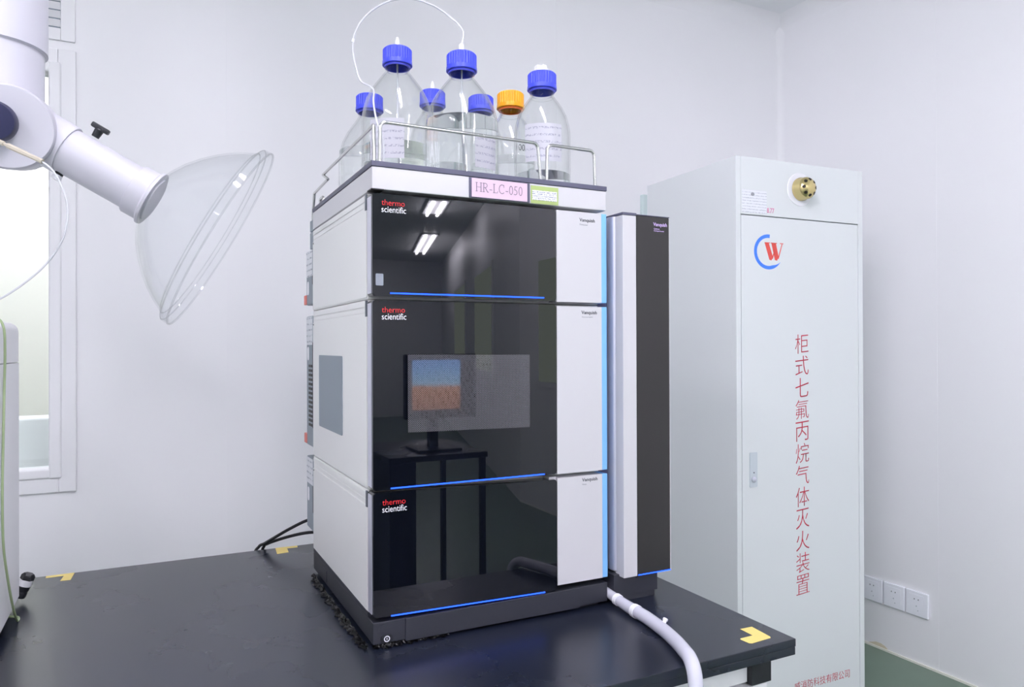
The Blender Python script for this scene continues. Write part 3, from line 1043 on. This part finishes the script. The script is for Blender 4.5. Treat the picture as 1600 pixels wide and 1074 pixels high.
# ------------------------------------------------------------------ column compartment
t = thing('column_compartment', 'tall narrow charcoal fronted unit right of the instrument stack', 'laboratory instrument', (0.496, 0.15, TOP))
CY = -0.014
obj('housing', B(0.4470, 0.5475, 0.012, 0.33, 0.7935, 1.4290, 0.0015), M['side_white'], t)
obj('front_strip', B(0.4448, 0.4742, CY, 0.012, 0.7905, 1.4290, 0.0015), M['front_white'], t, label='white front strip')
dr = obj('door', B(0.4746, 0.5470, CY, 0.012, 0.7912, 1.4300, 0.0012), M['black_col'], t, label='charcoal door')
obj('edge_sheen', B(0.5466, 0.5485, CY + 0.0006, 0.012, 0.7925, 1.4280, 0.0004), M['front_white'], dr)  # white strip standing in for light caught on the door's right bevel
obj('top_cap', B(0.4442, 0.4745, CY - 0.0008, 0.33, 1.4290, 1.4335, 0.0008), M['lip'], t)
obj('top_cover', B(0.4747, 0.5480, CY, 0.33, 1.4302, 1.4320, 0.0006), M['lip'], t)
# aluminium side profiles
pr = nb()
pts = [(CY + 0.0350 + 0.013 * math.cos(math.radians(a)), -0.0095 * math.sin(math.radians(a))) for a in range(0, 181, 15)]
bmv = []
for (yy, dx) in pts:
    bmv.append((yy, 0.4470 + dx * 0.9))
lo = [pr.verts.new((x, yy, 0.7990)) for yy, x in bmv]
hi = [pr.verts.new((x, yy, 1.4288)) for yy, x in bmv]
for k in range(len(bmv) - 1):
    pr.faces.new((lo[k], lo[k + 1], hi[k + 1], hi[k]))
pr.faces.new(lo)
pr.faces.new(list(reversed(hi)))
pr.faces.new((lo[0], hi[0], hi[-1], lo[-1]))
obj('side_profile', pr, M['silver'], t, label='silver rounded profile')
obj('side_strip', B(0.4440, 0.4470, CY + 0.052, CY + 0.085, 0.797, 1.4288, 0.001), M['lilac'], t)
led_strip(dr, 0.4755, 0.5465, 0.7925, y=CY - 0.0006)
obj('name_lettering', text_bm('Vanquish', 0.0305, at(front_m(CY), 0.5115, 1.4115), height=0.0085, offset=0.012), M['lilac_text'], dr, smooth=False, label='lilac lettering')
obj('type_lettering', text_bm('Column\nCompartment', 0.0225, at(front_m(CY), 0.5128, 1.4032), height=0.0068, line=1.0), M['lilac_text'], dr, smooth=False)
obj('foot_block', B(0.4330, 0.5285, 0.0, 0.30, 0.7555, 0.7940, 0.001), M['base_black'], t)
obj('foot', B(0.4340, 0.5235, 0.002, 0.30, TOP, 0.7555, 0.001), M['base_black'], t)
obj('lock', lathe(nb(), [(0, 0), (0.002, 0), (0.002, 0.0015), (0, 0.0015)], 14, axis_m((0.4815, 0.0, 0.785), (0, -1, 0))), M['gasket'], t)

# ------------------------------------------------------------------ drain hose
hz = TOP + 0.0112
hp = [(0.4266, 0.050, hz + 0.010), (0.4266, 0.026, hz + 0.008), (0.4272, -0.012, hz + 0.003), (0.4265, -0.055, hz), (0.4240, -0.105, hz), (0.4155, -0.160, hz), (0.4030, -0.205, hz + 0.001), (0.3890, -0.242, hz + 0.002),
      (0.3810, -0.263, hz + 0.0005), (0.3750, -0.279, hz - 0.013), (0.371, -0.287, hz - 0.045), (0.368, -0.289, hz - 0.1), (0.366, -0.288, 0.5), (0.364, -0.287, 0.3)]
path = spline(hp, 10)
rr = [0.0058 + 0.0046 * min(1, i / 35) for i in range(len(path))]
o = obj('drain_hose', tube(nb(), path, rr, 18), M['hose'])
tag(o, 'milky drain hose running over the bench front beside the tall narrow unit', 'hose')
for i0, rad in ((21, 0.0100), (33, 0.0112)):
    obj('clip_band', tube(nb(), path[i0:i0 + 3], rad, 18), M['white_plastic'], o)
obj('clip_knob', lathe(nb(), [(0, 0), (0.0032, 0), (0.0032, 0.006), (0.0042, 0.0065), (0.0042, 0.0095), (0, 0.010)], 14, axis_m(path[49] + Vector((0.0035, 0.001, 0.0062)), (0.7, 0.25, 0.75))), M['white_plastic'], o)

# ------------------------------------------------------------------ cables behind the stack
cb = thing('power_cable', 'upper black cable dropping from behind the instrument stack', 'cable', (-0.02, 0.55, TOP), 'black cables behind the stack')
obj('cord', tube(nb(), spline([(0.04, 0.51, 0.835), (0.010, 0.55, 0.8210), (-0.0231, 0.572, 0.8015), (-0.050, 0.605, 0.778), (-0.066, 0.636, 0.760), (-0.076, 0.652, 0.750), (-0.085, 0.668, 0.72), (-0.09, 0.68, 0.60), (-0.09, 0.68, 0.2)], 8), 0.0034, 10), M['cable'], cb)
cb = thing('power_cable', 'lower black cable curving down behind the instrument stack', 'cable', (0.0, 0.56, TOP), 'black cables behind the stack')
obj('cord', tube(nb(), spline([(0.05, 0.515, 0.800), (0.012, 0.55, 0.7945), (-0.020, 0.575, 0.7850), (-0.048, 0.606, 0.771), (-0.060, 0.638, 0.758), (-0.064, 0.655, 0.750), (-0.068, 0.670, 0.72), (-0.07, 0.68, 0.60), (-0.07, 0.68, 0.2)], 8), 0.0034, 10), M['cable'], cb)

# ------------------------------------------------------------------ fire suppression cabinet
KW, KD, KH = 0.5272, 0.457, 1.7657
t = thing('extinguisher_cabinet', 'tall white gas extinguisher cabinet with red vertical lettering', 'cabinet', (1.2689, 0.5727, 0), None, -0.0424)
kb = nb()
box(kb, 0.0, KW, 0.018, KD, 0.0, KH, 0.003)
box(kb, 0.0, 0.0185, 0.0, 0.02, 0.0, KH, 0.002)
box(kb, KW - 0.0205, KW, 0.0, 0.02, 0.0, KH, 0.002)
box(kb, 0.0185, KW - 0.0205, 0.0, 0.02, 0.0, 0.06, 0.001)
obj('body', kb, M['cabinet'], t, local=True)
obj('header_panel', box(nb(), 0.0185, KW - 0.0205, 0.0, 0.02, 1.5925, KH - 0.0005, 0.001), M['cabinet'], t, local=True)
dr = obj('door', box(nb(), 0.0205, KW - 0.0225, 0.0005, 0.017, 0.063, 1.5895, 0.0012), M['cabinet'], t, local=True)
hd = nb()
prism(hd, rrect(0.048, 0.0765, 0.772, 0.8765, 0.003), front_m(0.0005), 0.0025)
hd = obj('lock_plate', hd, mat('lock_grey', (204, 212, 218), 0.3), dr, local=True, label='light grey lock plate')
kh = nb()
lathe(kh, [(0, 0), (0.0085, 0), (0.0085, 0.002), (0.006, 0.0035), (0, 0.0035)], 24, axis_m((0.0623, -0.002, 0.795), (0, -1, 0)))
obj('lock_button', kh, M['silver'], hd, local=True)
kh = nb()
lathe(kh, [(0, 0), (0.0022, 0), (0.0022, 0.0008), (0, 0.0008)], 14, axis_m((0.0628, -0.002, 0.8155), (0, -1, 0)))
obj('key_hole', kh, M['slate_dark'], hd, local=True)
# brass nozzle in the header
NX, NZ = 0.2535, 1.6835
nzm = axis_m((NX, 0.0, NZ), (0, -1, 0))
obj('nozzle_collar', lathe(nb(), [(0.0, 0), (0.052, 0), (0.051, 0.002), (0.041, 0.004), (0.0, 0.004)], 40, nzm), M['white_plastic'], t, local=True)
nz = obj('nozzle', lathe(nb(), [(0.0, 0.002), (0.036, 0.002), (0.0365, 0.010), (0.034, 0.014), (0.0335, 0.030), (0.030, 0.037), (0.022, 0.044), (0.010, 0.0475), (0.0, 0.048)], 40, nzm), M['brass'], t, local=True, label='brass nozzle with round holes')
for a in range(0, 360, 45):
    e = Vector((math.cos(math.radians(a)), 0, math.sin(math.radians(a))))
    p = Vector((NX, -0.0412, NZ)) + e * 0.0245
    hb = nb()
    lathe(hb, [(0, -0.002), (0.0052, -0.002), (0.0052, 0.0012), (0, 0.0012)], 16, axis_m(p, e * 0.66 + Vector((0, -0.75, 0))))
    obj('nozzle_hole', hb, M['hole'], nz, local=True)
nt_ = obj('notice', box(nb(), 0.0235, 0.1185, -0.0004, 0.0, 1.5975, 1.6665), M['notice'], t, local=True, smooth=False, label='white printed notice')
sm = nb()
prism(sm, [(0.064 + 0.007 * math.cos(a), 1.654 + 0.0055 * math.sin(a)) for a in [2 * math.pi * k / 16 for k in range(16)]], front_m(-0.0004), 0.0003)
obj('notice_emblem', sm, M['small_text'], nt_, local=True, smooth=False)
pk = mat('pink_stamp', (226, 130, 176), 0.5)
st = obj('stamp', text_bm('8.77', 0.0285, at(front_m(0.0), 0.1205, 1.602), height=0.015, offset=0.01), pk, t, local=True, smooth=False, label='small pink stamped figures')
# emblem: open blue ring and red italic W
LX, LZ, RO, RI = 0.1255, 1.4830, 0.0545, 0.0435
rg = nb()
n = 40
outer, innr = [], []
for k in range(n + 1):
    f = k / n
    a = math.radians(84 + f * (326 - 84))
    w = RO - RI
    if f > 0.86:
        w *= max(0.05, 1 - (f - 0.86) / 0.14)
    ro = RO
    outer.append((LX + ro * math.cos(a) * 1.04, LZ + ro * math.sin(a) * 0.98))
    innr.append((LX + (ro - w) * math.cos(a) * 1.04, LZ + (ro - w) * math.sin(a) * 0.98))
mm = front_m(0.0005)
vo = [rg.verts.new(mm @ Vector((u, v, 0.0004))) for u, v in outer]
vi = [rg.verts.new(mm @ Vector((u, v, 0.0004))) for u, v in innr]
for k in range(n):
    rg.faces.new((vo[k], vo[k + 1], vi[k + 1], vi[k]))
obj('emblem_ring', rg, M['logo_blue'], dr, local=True, smooth=False, label='open blue ring emblem')
wb = nb()
wx, wz, ws = 0.1105, 1.4585, 0.0535
for poly in (
    [(0.0, 1), (0.30, 1), (0.62, 0.17), (0.50, -0.02), (0.35, 0.02)],
    [(0.50, 1), (0.84, 1), (1.04, 0.20), (0.92, -0.02), (0.76, 0.02)],
    [(0.55, 0.12), (0.60, 0.06), (0.80, 0.62), (0.76, 0.72)],
    [(0.98, 0.12), (1.04, 0.08), (1.33, 0.93), (1.28, 0.96)],
    [(0.0, 0.955), (0.40, 0.955), (0.40, 1.0), (0.0, 1.0)],
    [(0.46, 0.955), (0.92, 0.955), (0.92, 1.0), (0.46, 1.0)],
    [(1.14, 0.955), (1.40, 0.955), (1.40, 1.0), (1.14, 1.0)],
):
    prism(wb, [(wx + u * ws, wz + v * ws) for u, v in poly], front_m(0.0005), 0.0003)
obj('emblem_letter', wb, M['logo_red'], dr, local=True, smooth=False, label='red italic W')
# vertical red characters
for i, ch in enumerate('柜式七氟丙烷气体灭火装置'):
    zc = 1.2030 - i * 0.06815
    bmc = text_bm(ch, 0.0545, at(front_m(0.0005), 0.2325, zc - 0.0325), height=0.060, offset=-0.011, shear=0.09)
    obj('red_character', bmc, M['red_paint'], dr, local=True, smooth=False)
bmc = text_bm('威消防科技有限公司', 0.236, at(front_m(0.0005), 0.2225, 0.1265), height=0.0265, offset=-0.006)
obj('company_lettering', bmc, M['red_paint'], dr, local=True, smooth=False)

# ------------------------------------------------------------------ wall sockets
for i, (y0, y1, lab) in enumerate(((0.6555, 0.7435, 'white wall socket nearest the camera in the row of three'), (0.7495, 0.8375, 'white wall socket in the middle of the row of three'), (0.8430, 0.9310, 'white wall socket nearest the tall cabinet in the row of three'))):
    zc = 0.2285
    t = thing('wall_socket', lab, 'socket', (WX, (y0 + y1) / 2, zc), 'sockets on the right wall')
    pl = nb()
    box(pl, WX - 0.011, WX, y0, y1, zc - 0.0465, zc + 0.0465, 0.004, 3)
    obj('plate', pl, M['socket'], t)
    obj('insert', B(WX - 0.0122, WX - 0.011, y0 + 0.014, y1 - 0.014, zc - 0.034, zc + 0.034, 0.001), M['socket'], t)
    yc = (y0 + y1) / 2
    for (dy, dz, w, h) in ((0.008, 0.017, 0.0035, 0.0045), (-0.008, 0.017, 0.0035, 0.0045), (0.0, -0.008, 0.003, 0.004), (-0.006, -0.024, 0.0025, 0.003)):
        obj('slot', B(WX - 0.0126, WX - 0.0122, yc + dy - w / 2, yc + dy + w / 2, zc + dz - h / 2, zc + dz + h / 2), M['slate_dark'] if dz > 0 else M['slate'], t)

# ------------------------------------------------------------------ wall vent
t = thing('air_vent', 'white slatted air vent on the far wall above the window', 'air vent', (-0.70, WY, 2.28))
vf = nb()
box(vf, -0.93, -0.885, WY - 0.008, WY, 2.0695, 2.50, 0.002)
box(vf, -0.5155, -0.480, WY - 0.008, WY, 2.0695, 2.50, 0.002)
box(vf, -0.885, -0.5155, WY - 0.008, WY, 2.0695, 2.1035, 0.002)
box(vf, -0.885, -0.5155, WY - 0.008, WY, 2.455, 2.50, 0.002)
obj('frame', vf, M['white_metal'], t)
obj('backing', B(-0.885, -0.5155, WY - 0.0012, WY - 0.0002, 2.1035, 2.455), M['slate'], t)
for k in range(14):
    s = nb()
    zz = 2.1065 + k * 0.0245
    mtx = Matrix.Translation((0, WY - 0.009, zz + 0.010)) @ Matrix.Rotation(math.radians(-52), 4, 'X')
    box(s, -0.885, -0.5155, -0.010, 0.010, -0.0007, 0.0007, 0, mtx=mtx)
    obj('slat', s, M['white_metal'], t, smooth=False)
obj('screw', lathe(nb(), [(0, 0), (0.003, 0), (0.002, 0.0015), (0, 0.0015)], 12, axis_m((-0.5587, WY - 0.008, 2.0822), (0, -1, 0))), M['slate_dark'], t)

# ------------------------------------------------------------------ fume extraction arm
AXD = (R * 0.867 - U * 0.520 + F * 0.29).normalized()         # axis of the lower tube and hood
JC = Vector((-0.4791, 0.2658, 1.5312))                       # joint centre
C0 = Vector((-0.2989, 0.2092, 1.4348))                       # collar
t = thing('fume_extraction_arm', 'white jointed fume extraction arm with clear dome hood, upper left', 'extraction arm', (JC.x, JC.y, CEIL))
vx, vy = JC.x - 0.030, JC.y + 0.012
bm = nb()
lathe(bm, [(0.0, 0), (0.0700, 0), (0.0700, 1.05), (0.0, 1.05)], 48, Matrix.Translation((vx, vy, 1.655)))
obj('upright_tube', bm, M['arm_white'], t)
bm = nb()
lathe(bm, [(0.0, 0), (0.0655, 0), (0.0655, 0.105), (0.0690, 0.107), (0.0690, 0.112), (0.0, 0.112)], 48, Matrix.Translation((vx, vy, 1.548)))
obj('swivel_sleeve', bm, M['arm_white'], t)
obj('ceiling_flange', lathe(nb(), [(0, 0), (0.13, 0), (0.13, -0.012), (0.08, -0.03), (0, -0.03)], 40, Matrix.Translation((vx, vy, CEIL))), M['arm_white'], t)
DAX = (-F + R * 0.50 - U * 0.22).normalized()
bm = nb()
lathe(bm, [(0.0, -0.052), (0.055, -0.052), (0.060, -0.048), (0.060, 0.048), (0.057, 0.053), (0.0, 0.054)], 48, axis_m(JC + DAX * 0.036, DAX))
obj('joint_housing', bm, M['arm_white'], t)
cpt = CP + (F - R * 0.705 + U * 0.303) * 1.04
bm = nb()
lathe(bm, [(0.0, 0), (0.0285, 0), (0.0285, 0.022), (0.0255, 0.028), (0.0, 0.030)], 36, axis_m(cpt, DAX))
obj('tension_cap', bm, M['navy'], t, label='navy blue tension cap')
s0 = C0 - AXD * 0.205
bm = nb()
lathe(bm, [(0.0, -0.01), (0.0395, -0.01), (0.0395, 0.075), (0.0385, 0.077), (0.0, 0.077)], 44, axis_m(s0, AXD))
obj('elbow_sleeve', bm, M['arm_white'], t)
bm = nb()
lathe(bm, [(0.0, 0.06), (0.0358, 0.06), (0.0358, 0.215), (0.0, 0.215)], 44, axis_m(s0, AXD))
obj('lower_tube', bm, M['arm_white'], t)
bm = nb()
lathe(bm, [(0.030, -0.024), (0.0390, -0.024), (0.0405, -0.022), (0.0405, 0.000), (0.0450, 0.003), (0.0450, 0.007), (0.030, 0.007)], 44, axis_m(C0, AXD), closed=True)
for k in range(10):
    a = math.radians(20 + k * 14)
    e = Vector((math.cos(a), math.sin(a), 0))
collar = obj('hood_collar', bm, M['arm_white'], t)
# dome hood: thin shell flaring to a lipped rim
def dome_prof(th):
    out = [(0.036, 0.004), (0.045, 0.007), (0.058, 0.013), (0.077, 0.024), (0.096, 0.039), (0.113, 0.055), (0.127, 0.071), (0.138, 0.087), (0.145, 0.099), (0.149, 0.106), (0.155, 0.109), (0.1590, 0.112), (0.1600, 0.123)]
    inn = [(max(0.03, r - (th if i > 0 else 0)), z + (th if i < 9 else 0.0015)) for i, (r, z) in enumerate(out)]
    inn[-1] = (out[-1][0] - th, out[-1][1])
    return out + list(reversed(inn))


rm = nb()
for (rr_, zz_, tr) in ((0.1590, 0.1235, 0.0016), (0.1575, 0.1115, 0.0010), (0.1485, 0.1062, 0.0010)):
    tube(rm, [axis_m(C0, AXD) @ Vector((rr_ * math.cos(2 * math.pi * k / 96), rr_ * math.sin(2 * math.pi * k / 96), zz_)) for k in range(96)], tr, 8, closed=True)
obj('hood_rim', rm, M['rim_clear'], t, label='clear thick rim')
obj('dome_hood', lathe(nb(), dome_prof(0.002), 96, axis_m(C0, AXD), closed=True), M['dome'], t, label='clear plastic dome hood')


def on_tube(s, ang_dir, rad):
    side = (ang_dir - AXD * ang_dir.dot(AXD)).normalized()
    return s0 + AXD * s + side * rad, side


p, sd = on_tube(0.098, U + R * 0.25, 0.035)
kb = nb()
lathe(kb, [(0, 0), (0.0055, 0), (0.0065, 0.012), (0.005, 0.014), (0, 0.014)], 20, axis_m(p + sd * 0.004, sd))
ko = obj('clamp_knob', kb, M['black_plastic'], t, label='black wing knob')
wg = nb()
mtx = axis_m(p + sd * 0.0195, sd)
box(wg, -0.0135, 0.0135, -0.0045, 0.0045, -0.0045, 0.0035, 0.002)
al = Matrix(((AXD.x, sd.cross(AXD).x, sd.x, 0), (AXD.y, sd.cross(AXD).y, sd.y, 0), (AXD.z, sd.cross(AXD).z, sd.z, 0), (0, 0, 0, 1)))
for v in wg.verts:
    v.co = al @ v.co + (p + sd * 0.0205)
obj('wing', wg, M['black_plastic'], ko)
p, sd = on_tube(0.085, -U + R * 0.05, 0.035)
kb = nb()
lathe(kb, [(0, 0), (0.0060, 0), (0.0060, 0.004), (0, 0.004)], 16, axis_m(p, sd))
obj('clamp_washer', kb, M['black_plastic'], t)
kb = nb()
lathe(kb, [(0, 0.004), (0.0065, 0.004), (0.007, 0.012), (0, 0.013)], 16, axis_m(p, sd))
obj('clamp_button', kb, M['white_plastic'], t)

# ------------------------------------------------------------------ thin line with beige fittings below the joint
sp_ = spline([(-0.70, 0.22, 1.2445), (-0.69, 0.21, 1.30), (-0.60, 0.17, 1.47), (-0.53, 0.150, 1.494), (-0.4808, 0.1326, 1.4799), (-0.4457, 0.1150, 1.4640), (-0.4324, 0.1084, 1.4552), (-0.4145, 0.0994, 1.4377), (-0.4005, 0.0925, 1.4027), (-0.3990, 0.0919, 1.3721),
              (-0.4068, 0.0960, 1.3415), (-0.4264, 0.1059, 1.3110), (-0.4538, 0.1198, 1.2849), (-0.4812, 0.1336, 1.2657), (-0.5124, 0.1494, 1.2520), (-0.56, 0.17, 1.2440)], 10)
o = obj('sample_line', tube(nb(), sp_, 0.0013, 8), M['tubing'])
tag(o, 'thin white capillary line curving below the extraction arm joint', 'tube')
a, b = Vector((-0.4870, 0.1356, 1.4830)), Vector((-0.4290, 0.1066, 1.4530))
d = (b - a).normalized()
fb = nb()
L = (b - a).length
lathe(fb, [(0, 0), (0.0036, 0), (0.0036, 0.013), (0.0022, 0.014), (0.0022, 0.018), (0.0038, 0.019), (0.0038, 0.047), (0.0034, 0.048), (0.0034, L), (0, L)], 8, axis_m(a, d))
obj('line_fitting', fb, M['peek'], o, label='beige fitting')

# ------------------------------------------------------------------ white instrument at the left edge of the bench
LXR, LYB = -0.5003, 0.463
t = thing('white_instrument', 'white instrument with rounded top at the left edge of the bench', 'laboratory instrument', (-0.72, 0.2, TOP))
for part, z0, z1, bev in (('lower_body', TOP + 0.022, 1.1730, 0.004), ('top_cover', 1.1745, 1.2420, 0.020)):
    bm = nb()
    box(bm, -0.95, LXR, -0.06, LYB, z0, z1)
    es = [e for e in bm.edges if (abs(e.verts[0].co.z - e.verts[1].co.z) > 0.01 and e.verts[0].co.x > -0.6)]
    if part == 'top_cover':
        es += [e for e in bm.edges if e.verts[0].co.z > 1.24 and e.verts[1].co.z > 1.24]
    bmesh.ops.bevel(bm, geom=es, offset=0.012 if part == 'lower_body' else 0.016, segments=5, profile=0.5, affect='EDGES')
    obj(part, bm, M['white_metal'], t)
for (fx, fy) in ((-0.53, 0.43), (-0.53, -0.02), (-0.92, 0.43), (-0.92, -0.02)):
    obj('foot', lathe(nb(), [(0, 0), (0.014, 0), (0.014, 0.022), (0, 0.022)], 20, Matrix.Translation((fx, fy, TOP))), M['gasket'], t)
# black and white plug at its rear
pa = Vector((-0.5000, 0.4860, 0.7680))
pd = Vector((0.37, 0.0, 0.93)).normalized()
bm = nb()
lathe(bm, [(0, -0.014), (0.0090, -0.014), (0.0100, -0.011), (0.0100, -0.004), (0.0092, -0.003), (0.0105, 0.000), (0.0105, 0.007), (0, 0.007)], 24, axis_m(pa, pd))
tube(bm, [(-0.535, 0.461, 0.772), (-0.520, 0.475, 0.771), (-0.506, 0.483, 0.769)], 0.006, 12)
pg = obj('plug', bm, M['black_plastic'], t, label='black plug')
obj('plug_ring', lathe(nb(), [(0, 0.007), (0.0108, 0.007), (0.0108, 0.018), (0, 0.018)], 24, axis_m(pa, pd)), M['white_plastic'], pg)
obj('plug_end', lathe(nb(), [(0, 0.018), (0.0112, 0.018), (0.0112, 0.025), (0.008, 0.029), (0, 0.029)], 6, axis_m(pa, pd)), M['black_plastic'], pg)
# green and yellow wire hanging down its side
gx = LXR + 0.0032
o = obj('earth_wire', tube(nb(), spline([(gx - 0.03, 0.262, 1.2447), (gx - 0.008, 0.264, 1.2440), (gx + 0.001, 0.266, 1.230), (gx + 0.002, 0.272, 1.195), (gx, 0.280, 1.14), (gx, 0.270, 1.06), (gx, 0.262, 0.98), (gx, 0.270, 0.90), (gx + 0.002, 0.295, 0.84), (gx + 0.003, 0.335, 0.785), (gx + 0.004, 0.372, 0.7495), (gx + 0.002, 0.395, 0.7475), (gx - 0.02, 0.41, 0.7475)], 10), 0.0019, 10), M['wire_green'])
tag(o, 'green and yellow earth wire down the side of the left instrument', 'wire')

# ------------------------------------------------------------------ unseen, for the black doors to mirror: a monitor and a desk added under it
t = thing('desk', 'small dark desk added to carry the monitor, mirrored in the middle black door', 'desk', (0.95, -2.1, 0))
obj('desk_top', B(0.58, 1.02, -2.3, -1.80, 0.72, 0.745, 0.003), M['bench'], t)
for (lx, ly) in ((1.000, -2.28), (1.000, -1.815)):
    obj('leg', B(lx - 0.012, lx + 0.012, ly - 0.012, ly + 0.012, 0, 0.72, 0.002), M['black_plastic'], t)
obj('added_pedestal', B(0.585, 0.70, -2.28, -1.815, 0, 0.72, 0.002), M['black_plastic'], t)  # dark block added to mirror as a black band in the lower door
t = thing('monitor', 'monitor showing blue sky over orange sand, mirrored in the middle black door', 'monitor', (0.80, -1.95, 0.745))
SHX = 0.03
obj('stand', B(0.70 + SHX, 0.90 + SHX, -2.05, -1.87, 0.745, 0.757, 0.003), M['black_plastic'], t)
obj('post', B(0.78 + SHX, 0.82 + SHX, -1.99, -1.95, 0.757, 0.95, 0.003), M['black_plastic'], t)
obj('case', B(0.655 + SHX, 0.985 + SHX, -1.945, -1.908, 0.885, 1.165, 0.006), M['black_plastic'], t)
sb = nb()
box(sb, -0.145, 0.075, 0, 0.002, 0.0, 0.215)
s = obj('screen', sb, M['screen'], t, local=True, smooth=False)
s.location = Vector((0.83 + SHX, -1.908, 0.925)) - Vector(t.location)
